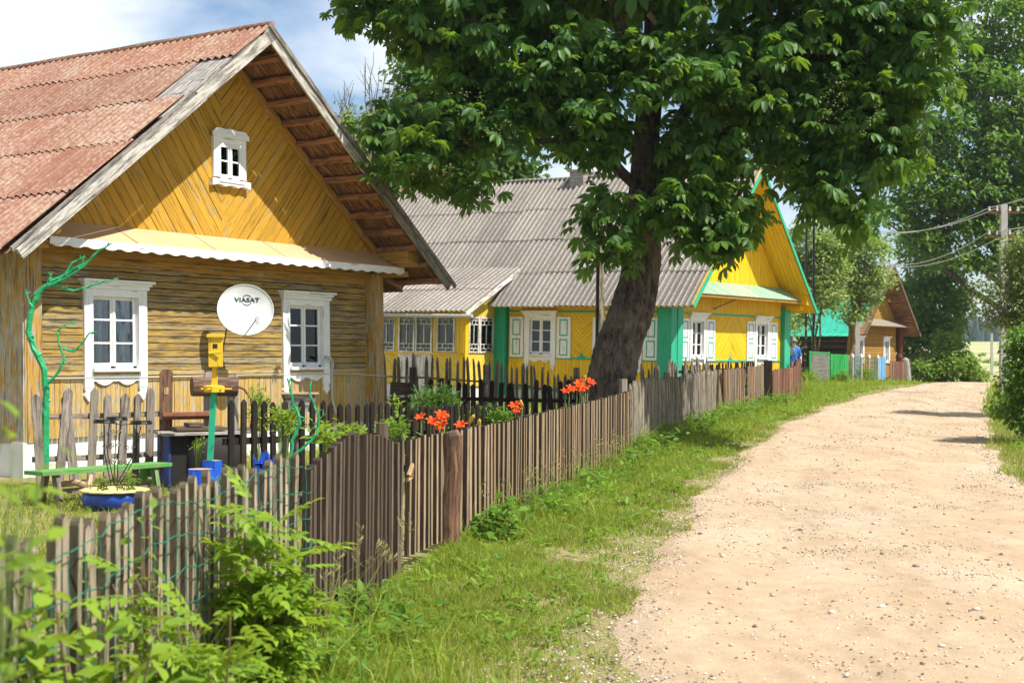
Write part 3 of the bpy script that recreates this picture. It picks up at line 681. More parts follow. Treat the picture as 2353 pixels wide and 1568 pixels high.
# ------------------------------------------------------------------ ochre house (nearest)
def ochre_house():
    W, Lh = 7.69, 12.5
    H = thing('wooden_house', (-6.31, 18.83, 0), (-.022, 0, 1.0266), 'nearest house, weathered ochre planks, rusty red corrugated roof and tan awning', 'house')
    F = Fr((0, 0, 0), (1, 0, 0), (0, -1, 0)); FL = Fr((0, 0, 0), (0, -1, 0), (-1, 0, 0)); FR = Fr((W, 0, 0), (0, 1, 0), (1, 0, 0))
    zb, zl, zt, zg = .45, 1.27, 2.98, 3.26
    w1, w2 = 1.70, 5.80; gw = .84; g0, g1 = 1.39, 2.34
    holes = [(c - gw / 2 - .03, c + gw / 2 + .03, g0 - .05, g1 + .03) for c in (w1, w2)]
    mb = MB(); boards(mb, F, [(.2, zb), (W - .2, zb), (W - .2, zl), (.2, zl)], PI / 2, .088, .006, .02, holes, 0, .003); mb.build('lower_wall', M['ochre_low'], H)
    mb = MB(); boards(mb, F, [(.2, zl + .06), (W - .2, zl + .06), (W - .2, 2.74), (.2, 2.74)], 0, .098, .012, .024, holes, 0, .004); mb.build('wall', M['ochre'], H)
    mb = MB(); F.box(mb, .2, W - .2, 0, .05, zl, zl + .055); F.box(mb, .2, W - .2, 0, .035, zl - .05, zl - .002); mb.build('ledge_board', M['ochre_low'], H)
    mb = MB(); F.box(mb, .2, W - .2, 0, .03, 2.745, 2.87); F.box(mb, .2, W - .2, 0, .04, 2.875, 3.0); F.box(mb, .2, W - .2, 0, .02, 3.0, 3.3); mb.build('frieze', M['ochre_trim'], H)
    # side walls and the dark inner body
    mb = MB(); boards(mb, FL, [(-Lh, zb), (-.3, zb), (-.3, 3.0), (-Lh, 3.0)], 0, .12, .01, .022); boards(mb, FR, [(.3, zb), (Lh, zb), (Lh, 3.0), (.3, 3.0)], 0, .12, .01, .022); mb.build('side_wall', M['ochre'], H)
    mb = MB(); mb.box(.06, W - .06, .32, Lh, .1, 3.1)
    xa = W / 2; apex = 6.33
    mb.prism([(.06, 3.1), (W - .06, 3.1), (xa, apex - .2)], (0, Lh, 0), (1, 0, 0), (0, 0, 1), (0, -1, 0), Lh - .06); mb.build('house_body', M['dark_in'], H)
    mb = MB(); F.box(mb, 0, W, -.3, -.035, -.3, zb); FL.box(mb, -Lh, -.3, -.3, -.03, -.3, zb); FR.box(mb, .3, Lh, -.3, -.03, -.3, zb)
    F.box(mb, -.04, .3, -.02, .2, -.3, .43); F.box(mb, W - .3, W + .04, -.02, .2, -.3, .43); mb.build('foundation', M['plaster'], H)
    # corner posts
    for x0, x1 in ((0, .28), (W - .29, W)):
        mb = MB(); y0 = .2
        F.box(mb, x0, x1, -.31, y0, .42, 2.93, 'c'); F.box(mb, x0 + .03, x1 - .03, y0, y0 + .012, .42, 2.93, 'c')
        if x0 < 1: FL.box(mb, -.35, .19, 0, .02, .42, 3.0, 'c'); FL.box(mb, -.75, -.36, 0, .03, .42, 3.0, 'c')
        mb.build('corner_post', M['post_ochre'], H)
    # gable cladding, chevron planks
    sl_ = (apex - 2.783) / (W / 2 + .905); sr_ = (apex - 2.861) / (W / 2 + .788)
    zin = apex - .12
    poly_l = [(.1, zg), (xa, zg), (xa, zin), (xa - (zin - zg) / sl_, zg)]; poly_l = [(xa - (zin - zg) / sl_, zg), (xa, zg), (xa, zin)]
    poly_r = [(xa, zg), (xa + (zin - zg) / sr_, zg), (xa, zin)]
    mb = MB(); boards(mb, F, poly_l, math.radians(-52), .15, .012, .024, (), .02, .004); boards(mb, F, poly_r, math.radians(48), .15, .012, .024, (), .02, .004); mb.build('gable', M['ochre_gable'], H)
    # soffit frame lines on the gable wall
    mb = MB(); e = .09
    for sgn, s_ in ((-1, sl_), (1, sr_)):
        d = Vector((sgn, 0, -s_)).normalized(); L = (W / 2 + (.1)) / abs(d.x)
        p0 = Vector((xa, -.085, zin - .02)); nn = Vector((sgn * s_, 0, 1)).normalized()
        mb.beam(p0 - nn * .05, p0 - nn * .05 + d * L, .10, .08, nn)
    mb.build('gable_trim', M['ochre_trim'], H)
    # awning over the windows
    n = 5; x0, x1 = .12, W + .12; mb = MB(); yo = .53; za = 3.03
    for k in range(n):
        a, b = x0 + (x1 - x0) * k / n, x0 + (x1 - x0) * (k + 1) / n; ta = a + .12 if k == 0 else a; tb = b - .12 if k == n - 1 else b
        j = R.uniform(-.006, .006)
        vs = [(a, -yo, za + j), (b, -yo, za + j), (tb, -.045, zg + .04), (ta, -.045, zg + .04)]
        vs += [(p[0], p[1], p[2] + .006) for p in vs]
        mb.add(vs, [(3, 2, 1, 0), (4, 5, 6, 7), (0, 1, 5, 4), (1, 2, 6, 5), (2, 3, 7, 6), (3, 0, 4, 7)])
        if k: mb.beam((a, -yo, za + .012), (ta, -.045, zg + .052), .018, .008, (1, 0, 0))
    aw = mb.build('awning', M['tan_tin'], H)
    mb = MB(); mb.prism(scallop(x0 - .01, x1 + .01, za + .004, za - .118, .295, .05), (0, -yo, 0), (1, 0, 0), (0, 0, 1), (0, -1, 0), .022); mb.build('fascia', M['white'], aw)
    mb = MB(); mb.beam((x0, -yo + .03, za - .05), (x1, -yo + .03, za - .05), .07, .05, (0, 0, 1)); 
    for k in range(6):
        x = x0 + .1 + (x1 - x0 - .2) * k / 5; mb.beam((x, -yo + .05, za - .07), (x, -.03, za - .03), .06, .05, (1, 0, 0))
    mb.add([(x0, -yo, za - .012), (x1, -yo, za - .012), (x1, -.04, za - .0), (x0, -.04, za - .0)], [(0, 1, 2, 3)], [[(0, 0), (7, 0), (7, .5), (0, .5)]])
    mb.build('awning_frame', M['ochre_trim'], aw)
    # projecting wall-plate beam ends at both eaves
    for xx, dz in ((-.28, 0), (W - .12, 0)):
        mb = MB(); mb.beam((xx + .2, .3, 3.17), (xx + .2, -.78, 3.17), .26, .34, (0, 0, 1)); mb.beam((xx + .2, .3, 2.93), (xx + .2, -.55, 2.93), .10, .34, (0, 0, 1)); mb.build('beam_end', M['ochre_trim'], H)
    mb = MB(); mb.tube([(W + .15, .1, 2.95), (W + .45, -.3, 2.72)], .06, 7, .1); mb.build('rafter_end', M['log'], H)
    # roof
    sdl = Vector((-1, 0, -sl_)).normalized(); sdr = Vector((1, 0, -sr_)).normalized()
    LL = (W / 2 + .905) / -sdl.x; LR = (W / 2 + .788) / sdr.x; y0 = -1.0
    rl = [(.0, .95, y0 - .03, Lh), (.95, 2.15, y0 + .62, Lh), (2.15, 3.40, y0 + .02, Lh), (3.40, 4.65, y0 - .01, Lh), (4.65, LL, y0 + .02, Lh)]
    corr_roof('roof', M['roof_red'], H, (xa, 0, apex + .03), (sdl.x, sdl.z), rl)
    rr = [(0, 1.25, y0, Lh), (1.25, 2.5, y0, Lh), (2.5, 3.75, y0, Lh), (3.75, LR, y0, Lh)]
    corr_roof('roof', M['roof_red'], H, (xa, 0, apex + .03), (sdr.x, sdr.z), rr)
    # ridge capping
    mb = MB(); mb.tube([(xa, y0 - .06 + k * .5, apex + .045 + .006 * math.sin(k * 1.7)) for k in range(28)], .05, 8, .12); mb.build('ridge_cap', M['roof_red'], H)
    # exposed shingle strip where a corrugated sheet is missing
    FS = Fr((xa, 0, apex - .004), (0, 1, 0), (-sdl.z * -1, 0, 0)); FS.ez = sdl.copy(); FS.en = Vector((sdl.z, 0, -sdl.x)); 
    if FS.en.z < 0: FS.en = -FS.en
    mb = MB()
    for k in range(6): boards(mb, FS, [(y0, .55 + k * .36), (y0 + 1.2, .55 + k * .36), (y0 + 1.2, .94 + k * .36), (y0, .94 + k * .36)], PI / 2, .085, .012, .02, (), .006 - .0 * k, .006)
    mb.build('bare_shingles', M['grey_wood'], H)
    mb = MB(); a = Vector((xa, 0, apex)) + sdl * 3.6; a2 = Vector((xa, 0, apex)) + sdl * 4.3; nrm = FS.en
    mb.beam(Vector((a2.x, 5.35, a2.z)) + nrm * .07, Vector((a.x, 5.0, a.z)) + nrm * .07, .09, .03, (0, 1, 0)); mb.build('loose_plank', M['grey_wood'], H)
    # soffits (shingle undersides) and purlins
    for nm, sd, L, sgn in (('l', sdl, LL, -1), ('r', sdr, LR, 1)):
        Fs = Fr((xa, 0, apex - .05), (0, 1, 0), (0, 0, -1)); Fs.ez = sd.copy(); Fs.en = Vector((sd.z * sgn, 0, -sd.x * sgn))
        if Fs.en.z > 0: Fs.en = -Fs.en
        mb = MB(); r = 0; s = 0.02
        while s < L - .05:
            e = min(s + .27, L - .02)
            boards(mb, Fs, [(y0 + .03, s), (.05, s), (.05, e), (y0 + .03, e)], PI / 2, .075, .01, .015, (), .008 * (r % 3), .008); s += .25; r += 1
        # eave overhang beyond the wall
        s = L - 1.0
        while s < L - .05:
            boards(mb, Fs, [(.05, s), (Lh, s), (Lh, s + .3), (.05, s + .3)], PI / 2, .2, .01, .015, (), .004, .004); s += .3
        mb.build('soffit', M['soffit'], H)
        if sgn == 1:
            nP = 13
            for k in range(nP):
                s = .42 + k * (L - .55) / (nP - 1); c = Vector((xa, 0, apex - .05)) + sd * s + Fs.en * .085
                mb = MB(); pts = [(c.x + R.uniform(-.012, .012), y0 + .04 + t * (.96) / 3, c.z + R.uniform(-.012, .012)) for t in range(4)]
                mb.tube(pts, [.062 * R.uniform(.9, 1.15)] * 4, 7, .1); mb.build('purlin', M['log'], H)
    # bargeboards
    nl = Vector((sl_, 0, -1)).normalized()
    def barge(sd, s0, s1, drop, yy, w, mat, lift=0):
        mb = MB(); nn = Vector((-sd.z, 0, sd.x)); nn = nn if nn.z < 0 else -nn
        p0 = Vector((xa, yy, apex + .03)) + sd * s0 + nn * drop; p1 = Vector((xa, yy, apex + .03)) + sd * s1 + nn * (drop + lift)
        mb.beam(p0, p1, w, .034, nn); mb.build('bargeboard', mat, H)
    barge(sdl, -.03, 2.0, .12, y0 - .03, .17, M['barge']); barge(sdl, 1.93, LL - .02, .13, y0 - .066, .14, M['barge'])
    barge(sdl, .3, LL - .0, .05, y0 - .005, .07, M['barge_dark'])
    barge(sdr, -.03, 2.9, .14, y0 - .03, .17, M['barge']); barge(sdr, 2.85, LR + .1, .14, y0 - .035, .16, M['barge_dark'])
    barge(sdr, -.05, LR + .22, .045, y0 - .06, .07, M['barge_dark'])
    # windows
    window(H, F, w1, gw, g0, g1, proud=.06, cas=.155, apron=.36); window(H, F, w2, gw, g0, g1, proud=.06, cas=.165, apron=.36)
    Fg = Fr((0, -.045, 0), (1, 0, 0), (0, -1, 0)); c = 3.98
    w = window(H, Fg, c, .50, 4.20, 4.70, rows=2, cas=.11, cornice=False, apron=0, proud=.05, back=False, label='small gable window with curved top board')
    mb = MB(); Fg.box(mb, c - .25, c + .25, -.02, -.034, 4.2, 4.7); mb.v = []; mb.f = []; mb.uv = []; mb.mi = []
    Fg.box(mb, c - .25, c + .25, -.0, .01, 4.2, 4.7); mb.build('dark_backing', M['dark_in'], w)
    pts = [(c - .40, 4.80)] + [(c - .40 + .8 * t, 4.90 + .022 * math.sin(t * PI) + .018 * abs(math.sin(t * 3 * PI)) - .03 * (abs(t - .5) > .42)) for t in np.linspace(0, 1, 25)] + [(c + .40, 4.80)]
    mb = MB(); mb.prism(pts, Fg.P(0, .05, 0), Fg.ex, Fg.ez, Fg.en, .03); mb.build('carved_head', M['white'], w)
    pts = [(c - .42, 4.17), (c - .42, 4.09)] + [(c - .40 + .8 * t, 4.06 + .03 * abs(math.sin(t * 3 * PI))) for t in np.linspace(0, 1, 25)] + [(c + .42, 4.09), (c + .42, 4.17)]
    mb = MB(); mb.prism(pts, Fg.P(0, .0, 0), Fg.ex, Fg.ez, Fg.en, .085); mb.build('carved_sill', M['white'], w)
    # push the panes of this small window in front of its backing
    for ch in w.children:
        if ch.name.startswith('sash') or ch.name.startswith('pane'): ch.location = (0, -.06, 0)
    # conduit and a cable
    mb = MB(); mb.tube([(6.18, -.12, 1.52), (6.30, -.13, 1.50), (6.40, -.10, 1.42), (6.42, -.06, 1.2), (6.43, -.05, .85), (6.52, -.06, .6)], .024, 8); mb.build('conduit_pipe', M['plastic'], H)
    mb = MB(); mb.tube([(.3, -.06, 1.24), (2.2, -.06, 1.23), (4.4, -.06, 1.25), (6.9, -.06, 1.24), (7.45, -.26, 1.2), (7.8, -.24, 1.19)], .008, 5); mb.build('wall_cable', M['cable'], H)
ochre_house()

# ------------------------------------------------------------------ satellite dish on the ochre house
def dish():
    c = Vector((-3.93, 21.75, 2.20)); root = thing('satellite_dish', c, label='white round satellite dish between the two windows of the ochre house', cat='satellite dish'); root.scale = (.87, .87, .87)
    az = Vector((.30, -.95, .16)).normalized(); Rr = .425
    prof = [(Rr * t, .10 * t * t) for t in np.linspace(0.001, 1, 12)] + [(Rr + .008, .112), (Rr + .012, .10), (Rr + .004, .09)] + [(Rr * t, .10 * t * t - .012) for t in np.linspace(.99, .001, 10)]
    mb = MB(); mb.lathe(prof, (0, 0, 0), 48, az, (1, 1.09)); mb.build('reflector', M['dish'], root, smooth=True)
    ex = Vector((0, 0, 1)).cross(az).normalized() * 1; ex = ex if ex.x > 0 else -ex; ey = az.cross(ex).normalized(); ey = ey if ey.z > 0 else -ey
    # arm and receiver
    p0 = ex * -.03 - ey * (Rr * 1.06) + az * .07; p1 = ex * .15 - ey * .20 + az * .40
    mb = MB(); mb.tube([p0 - az * .05, p0, p1], .013, 6); mb.build('arm', M['plastic'], root)
    mb = MB(); mb.tube([p1 + az * .03, p1 - az * .04], .032, 12); mb.beam(p1 + az * .02 - ey * .01, p1 - ey * .11 + az * .02, .05, .04, ex); mb.build('receiver', M['plastic'], root)
    mb = MB(); mb.tube([-az * .01, -az * .12], .05, 10); mb.tube([-az * .1, -az * .1 - ey * .25, Vector((-.42, .55, -.28))], .02, 8); mb.build('wall_bracket', M['plastic'], root)
    for a, b in ((-.07, -.02), (.08, -.02), (-.07, -.15), (.08, -.15)):
        mb = MB(); q = ex * a + ey * b; r2 = (a * a + b * b) / Rr / Rr; mb.tube([q + az * (.1 * r2), q + az * (.1 * r2 + .006)], .006, 8); mb.build('bolt', M['plastic'], root)
    # lettering
    cu = bpy.data.curves.new('lettering', 'FONT'); cu.body = "VIASAT"; cu.size = .098; cu.align_x = 'CENTER'; cu.align_y = 'CENTER'; cu.extrude = .0015; cu.offset = .0035; cu.space_character = 1.08
    cu.materials.append(M['ink']); tmp = bpy.data.objects.new('tmp_text', cu); COL.objects.link(tmp); me = bpy.data.meshes.new_from_object(tmp); bpy.data.objects.remove(tmp)
    t = bpy.data.objects.new('lettering', me); COL.objects.link(t); t.parent = root
    for v in me.vertices:
        x_, y_ = v.co.x * 1.22 + .035, v.co.y + .175; v.co = ex * x_ + ey * y_ + az * (.1 * (x_ * x_ + y_ * y_) / Rr / Rr + .003 + v.co.z)
    mb = MB()
    for s in (1, -1):
        vs = []; fs = []; n = 18
        for k in range(n + 1):
            a = math.radians(26 + 128 * k / n) * s; w = .013 * math.sin(PI * k / n) ** .6 + .003
            for r in (.082 - w * .4, .082 + w * .6):
                x_, y_ = r * math.cos(a), r * math.sin(a) * 1.0; q = ex * (.035 + x_) + ey * (.175 + y_)
                d2 = ((.035 + x_) ** 2 + (.175 + y_) ** 2) / Rr / Rr; vs.append(q + az * (.1 * d2 + .0025))
        for k in range(n): fs.append((2 * k, 2 * k + 1, 2 * k + 3, 2 * k + 2))
        mb.add(vs, fs)
    mb.build('logo_ring', M['ink'], root)
dish()

# ------------------------------------------------------------------ yellow house with green trim
def shutter(parent, F, a0, a1, z0, z1, lab=None):
    mb = MB(); F.box(mb, a0, a1, .025, .055, z0, z1, 'c'); o = mb.build('shutter', M['white'], parent); mb = MB(); zm = (z0 + z1) / 2; w = .03
    for c0, c1 in ((z0 + .07, zm - .045), (zm + .045, z1 - .07)):
        x0, x1 = a0 + .09, a1 - .09
        F.box(mb, x0, x1, .055, .062, c0, c0 + w, 'a'); F.box(mb, x0, x1, .055, .062, c1 - w, c1, 'a'); F.box(mb, x0, x0 + w, .055, .061, c0 + w, c1 - w, 'c'); F.box(mb, x1 - w, x1, .055, .061, c0 + w, c1 - w, 'c')
    mb.build('green_outline', M['green'], o)
def porch_window(parent, F, a0, a1, z0, z1, name='porch_window'):
    m = MB(); t = .05; w = a1 - a0
    for x0, x1 in ((a0, a0 + t), (a1 - t, a1)): F.box(m, x0, x1, 0, .05, z0, z1, 'c')
    for c0, c1 in ((z0, z0 + t), (z1 - t, z1)): F.box(m, a0 + t, a1 - t, 0, .05, c0, c1, 'a')
    o = m.build(name, M['white_old'], parent); m = MB(); q = .022; h = z1 - z0; xm = (a0 + a1) / 2
    for f in (.12, .24, .78, .9): F.box(m, a0 + t, a1 - t, .012, .036, z0 + h * f - q / 2, z0 + h * f + q / 2, 'a')
    for a, c0, c1 in ((xm, .0, .12), (a0 + w * .33, .12, .24), (a0 + w * .66, .12, .24), (xm, .24, .78), (a0 + w * .33, .78, .9), (a0 + w * .66, .78, .9), (xm, .9, 1)):
        F.box(m, a - q / 2, a + q / 2, .010, .034, z0 + h * c0, z0 + h * c1, 'c')
    m.build('glazing_bars', M['white_old'], o)
    g = MB(); g.prism([(a0 + t, z0 + t), (a1 - t, z0 + t), (a1 - t, z1 - t), (a0 + t, z1 - t)], F.P(0, .006, 0), F.ex, F.ez, F.en, .003); g.build('pane', M['glass'], o)
    c = MB(); n = 12; vs = []; fs = []
    for i in range(n + 1):
        x = a0 + t + (w - 2 * t) * i / n * (.45 if R.random() < 2 else 1); vs += [F.P(x, -.1 + .02 * math.sin(i * 2), z0), F.P(x + .1, -.1 + .02 * math.sin(i * 2), z1)]
    for i in range(n): fs.append((2 * i, 2 * i + 2, 2 * i + 3, 2 * i + 1))
    c.add(vs, fs); c.build('curtain', M['curtain'], o)
    k = MB(); F.box(k, a0, a1, -.26, -.25, z0 - .05, z1 + .05, 'a'); k.build('recess', M['dark_in'], o)
    return o
def yellow_house():
    W, Lm, Lr = 6.75, 5.3, 11.6
    H = thing('wooden_house', (4.01, 37.73, 0), (.015, 0, .9517), 'bright yellow house with green trim, white shutters and grey corrugated roof behind the chestnut', 'house')
    F = Fr((0, 0, 0), (1, 0, 0), (0, -1, 0)); FL = Fr((0, 0, 0), (0, -1, 0), (-1, 0, 0)); FR = Fr((W, 0, 0), (0, 1, 0), (1, 0, 0))
    zb, ztb, ztt, zg, apex = .62, 1.43, 2.67, 3.47, 6.62
    ex0, ex1 = .42, .30; sl_ = (apex - 2.80) / (W / 2 + ex0); sr_ = (apex - 2.84) / (W / 2 + ex1); xa = W / 2
    fw = [(1.39, .62), (5.2, .66)]; gz0, gz1 = 1.55, 2.47
    hf = [(c - w / 2 - .02, c + w / 2 + .02, gz0 - .04, gz1 + .03) for c, w in fw]
    lw = [(-4.0, .70), (-1.32, .70)]; hl = [(c - w / 2 - .02, c + w / 2 + .02, gz0 - .04, gz1 + .03) for c, w in lw]
    def clad(Fx, A0, A1, chev, holes, vb=.11):
        mb = MB(); boards(mb, Fx, [(A0, zb), (A1, zb), (A1, ztb - .03), (A0, ztb - .03)], PI / 2, vb, .008, .02, holes, 0, .002)
        boards(mb, Fx, [(A0, ztt + .03), (A1, ztt + .03), (A1, 3.2), (A0, 3.2)], PI / 2, .10, .008, .02, holes, 0, .002)
        for k in range(len(chev) - 1):
            a, b = chev[k], chev[k + 1]
            boards(mb, Fx, [(a, ztb + .02), (b, ztb + .02), (b, ztt - .02), (a, ztt - .02)], math.radians(45 if k % 2 == 0 else -45), .088, .008, .02, holes, 0, .002)
        mb.build('wall', M['yellow'], H)
    clad(F, .3, W - .3, [.3, 3.28, W - .3], hf); clad(FL, -Lm + .25, -.3, [-Lm + .25, -4.0, -2.66, -1.3, -.3], hl)
    mb = MB(); boards(mb, FR, [(.3, zb), (Lr - .5, zb), (Lr - .5, 2.9), (.3, 2.9)], PI / 2, .11, .006, .02); boards(mb, FL, [(-Lr + .6, zb), (-Lm - .2, zb), (-Lm - .2, 3.0), (-Lr + .6, 3.0)], 0, .2, .012, .03); mb.build('side_wall', M['yellow_porch'], H)
    mb = MB()
    for Fx, a0, a1 in ((F, .3, W - .3), (FL, -Lm + .2, -.3)):
        hh = hf if Fx is F else hl
        Fx.box(mb, a0, a1, .02, .035, ztt - .02, ztt + .03)
        segs = [a0] + [v for h in hh for v in (h[0] - .13, h[1] + .13)] + [a1]
        for k in range(0, len(segs), 2): Fx.box(mb, segs[k], segs[k + 1], .02, .04, ztb - .03, ztb + .02)
        Fx.box(mb, a0, a1, .0, .05, zb - .06, zb)
        for c in ([3.28] if Fx is F else [-2.66]): mb.prism([(c - .14, ztb + .02), (c + .14, ztb + .02), (c + .04, ztb + .09), (c, ztb + .17), (c - .04, ztb + .09)], Fx.P(0, .022, 0), Fx.ex, Fx.ez, Fx.en, .015)
    mb.build('green_moulding', M['green'], H)
    mb = MB(); mb.box(.04, W - .04, .32, Lr - .4, .2, 3.15); mb.prism([(.04, 3.15), (W - .04, 3.15), (xa, apex - .22)], (0, Lr - .4, 0), (1, 0, 0), (0, 0, 1), (0, -1, 0), Lr - .45); mb.build('house_body', M['dark_in'], H)
    mb = MB(); F.box(mb, 0, W, -.3, -.02, -.2, zb - .06); FL.box(mb, -Lr + .4, -.3, -.3, -.02, -.2, zb - .06); mb.build('foundation', M['plaster'], H)
    for x0, x1, y0, y1 in ((-.16, .14, -.12, .30), (W - .32, W + .05, -.16, .2)):
        mb = MB(); mb.box(x0, x1, y0, y1, .1, 2.95); 
        if x0 < 1: mb.box(.14, .42, -.14, .05, .1, 2.98)
        mb.build('corner_post', M['green'], H)
    mb = MB(); mb.box(-.16, .1, Lm - .2, Lm + .18, .1, 2.8); mb.build('corner_post', M['green'], H)
    for c, w in fw:
        window(H, F, c, w, gz0, gz1, proud=.06, cas=.13, apron=.34, depth=.28)
        shutter(H, F, c - w / 2 - .17 - .46, c - w / 2 - .17, gz0 - .12, gz1 + .06); shutter(H, F, c + w / 2 + .17, c + w / 2 + .17 + .46, gz0 - .12, gz1 + .06)
    for c, w in lw:
        window(H, FL, c, w, gz0, gz1, proud=.06, cas=.16, apron=.34, depth=.28)
        shutter(H, FL, c - w / 2 - .20 - .44, c - w / 2 - .20, gz0 - .12, gz1 + .06); shutter(H, FL, c + w / 2 + .20, c + w / 2 + .20 + .44, gz0 - .12, gz1 + .06)
    # gable
    mb = MB(); zt_ = apex - .1
    boards(mb, F, [(xa - (zt_ - zg) / sl_, zg), (xa + (zt_ - zg) / sr_, zg), (xa, zt_)], PI / 2, .10, .008, .022, (), .0, .002); mb.build('gable', M['yellow'], H)
    # roof
    sdl = Vector((-1, 0, -sl_)).normalized(); sdr = Vector((1, 0, -sr_)).normalized(); LL = (xa + ex0) / -sdl.x; LR = (xa + ex1) / sdr.x; y0 = -.86
    q = LL / 4.0
    corr_roof('roof', M['roof_grey'], H, (xa, 0, apex + .03), (sdl.x, sdl.z), [(k * q, (k + 1) * q, y0 + (0 if k else -.02), Lr) for k in range(3)] + [(3 * q, LL, y0, Lm + .55)], lam=.17, amp=.026, waves=6)
    corr_roof('roof', M['roof_grey'], H, (xa, 0, apex + .03), (sdr.x, sdr.z), [(k * LR / 4, (k + 1) * LR / 4, y0, Lr) for k in range(4)], lam=.17, amp=.026, waves=6)
    mb = MB(); mb.tube([(xa, y0 + k * .5, apex + .05 + .01 * math.sin(k * 1.3)) for k in range(26)], .06, 8, .1); mb.build('ridge_cap', M['roof_grey'], H)
    for sd, L, sgn in ((sdl, LL, -1), (sdr, LR, 1)):
        Fs = Fr((xa, 0, apex - .03), (0, 1, 0), (0, 0, -1)); Fs.ez = sd.copy(); Fs.en = Vector((sd.z * sgn, 0, -sd.x * sgn))
        if Fs.en.z > 0: Fs.en = -Fs.en
        mb = MB(); boards(mb, Fs, [(y0 + .02, .0), (.02, 0), (.02, L - .03), (y0 + .02, L - .03)], PI / 2, .125, .008, .015, (), 0, .002)
        boards(mb, Fs, [(.03, L - .65), (Lr if sgn > 0 else Lm + .5, L - .65), (Lr if sgn > 0 else Lm + .5, L - .03), (.03, L - .03)], 0, .125, .008, .015, (), 0, .002); mb.build('soffit', M['yellow'], H)
        nn = Vector((-sd.z, 0, sd.x)); nn = nn if nn.z < 0 else -nn
        mb = MB(); p0 = Vector((xa, y0 - .02, apex + .03)) + nn * .03; mb.beam(p0 - sd * .03, p0 + sd * (L + .02), .10, .025, nn); mb.build('bargeboard', M['green'], H)
        mb = MB(); p0 = Vector((xa, y0 + .03, apex)) + nn * .0; mb.beam(p0, p0 + sd * (L - .05), .12, .03, nn); mb.build('verge_rail', M['yellow'], H)
    # awning
    mb = MB(); n = 60; x0, x1 = .05, W + .05; yo = .62; za = 3.17; vs = []; fs = []; uv = []
    for i in range(n * 2 + 1):
        x = x0 + (x1 - x0) * i / (2 * n); a = .012 * (1 if i % 2 else -1); m = min(x - x0, x1 - x, .3) / .3
        vs += [(x, -yo, za + a), (x0 + .25 * (1 - m) * (x < xa) + (x if x < xa else x) - x0 + 0 - (.25 * (1 - m) if x >= xa else 0) + 0, -.03, zg + .06 + a)]
    for i in range(2 * n): fs.append((2 * i, 2 * i + 2, 2 * i + 3, 2 * i + 1)); uv.append([(i * .05, 0), (i * .05 + .05, 0), (i * .05 + .05, .6), (i * .05, .6)])
    mb.add(vs, fs, uv); aw = mb.build('awning', M['awn_green'], H); sm = aw.modifiers.new('t', 'SOLIDIFY'); sm.thickness = .006
    mb = MB(); mb.beam((x0, -yo + .04, za - .05), (x1, -yo + .04, za - .05), .06, .04, (0, 0, 1)); mb.add([(x0, -yo, za - .02), (x1, -yo, za - .02), (x1, -.03, za + .1), (x0, -.03, za + .1)], [(0, 1, 2, 3)])
    mb.beam((2.7, -yo + .1, za - .06), (2.25, -.04, za - .36), .04, .04); mb.build('awning_frame', M['ochre_trim'], aw)
    for xx in (W - .1,):
        mb = MB(); mb.box(xx - .15, xx + .13, -.80, .2, 3.05, 3.42); mb.box(xx - .15, xx + .13, -.6, .2, 2.9, 3.02); mb.build('beam_end', M['yellow'], H)
    # chimney
    mb = MB()
    for k in range(7):
        z = apex - .55 + k * .11; mb.box(xa - .28, xa + .28, 4.72, 5.2, z, z + .10)
    mb.box(xa - .33, xa + .33, 4.67, 5.25, apex + .2, apex + .26); mb.build('chimney', M['brick'], H)
    # mast on the roof
    mb = MB(); mb.tube([(xa + .4, 5.6, apex - .5), (xa + .4, 5.6, apex + 1.9)], .02, 6); mb.build('aerial_mast', M['iron'], H)
    # glazed porch on the long side
    py0, py1, pd = Lm + .17, Lm + 5.2, 1.45; zt = 2.62
    Fp = Fr((-pd, 0, 0), (0, -1, 0), (-1, 0, 0)); Fq = Fr((0, py0, 0), (1, 0, 0), (0, -1, 0))
    wins = [(-py0 - .95, -py0 - .32), (-py0 - 2.0 - 1.05 + .0, -py0 - 2.42), (-py0 - 3.9, -py0 - 3.25)]
    dl, dr = -py0 - 2.32, -py0 - 1.08
    z0, z1 = 1.52, 2.50; holes = [(a, b, z0, z1) for a, b in wins] + [(dl, dr, .3, 2.5)]
    P = []
    mb = MB(); boards(mb, Fp, [(-py1, zb), (-py0, zb), (-py0, z0 - .04), (-py1, z0 - .04)], math.radians(-45), .09, .008, .02, holes, 0, .002)
    boards(mb, Fp, [(-py1, z0 - .04), (-py0, z0 - .04), (-py0, 2.72), (-py1, 2.72)], PI / 2, .09, .008, .02, holes, 0, .002)
    boards(mb, Fq, [(-pd, zb), (-.02, zb), (-.02, z0 - .04), (-pd, z0 - .04)], math.radians(45), .09, .008, .02, (), 0, .002)
    qh = [(-pd + .12, -.2, z0, z1)]
    boards(mb, Fq, [(-pd, z0 - .04), (-.02, z0 - .04), (-.02, 3.30), (-pd, 2.66)], PI / 2, .09, .008, .02, qh, 0, .002); mb.build('porch_wall', M['yellow_porch'], H)
    mb = MB(); F3 = Fp; Fp.box(mb, -py0 - .12, -py0 + .0, .0, .05, zb, 2.66, 'c'); Fq.box(mb, -pd - .04, -pd + .1, 0, .05, zb, 2.66, 'c'); Fp.box(mb, -py1, -py0, .02, .05, z0 - .06, z0 - .02); Fp.box(mb, -py1, -py0, .02, .05, 2.52, 2.56); mb.build('porch_frame', M['yellow'], H)
    for a, b in wins: porch_window(H, Fp, a, b, z0, z1)
    porch_window(H, Fq, -pd + .12, -.86, z0, z1); porch_window(H, Fq, -.84, -.2, z0, z1)
    md = (dl + dr) / 2
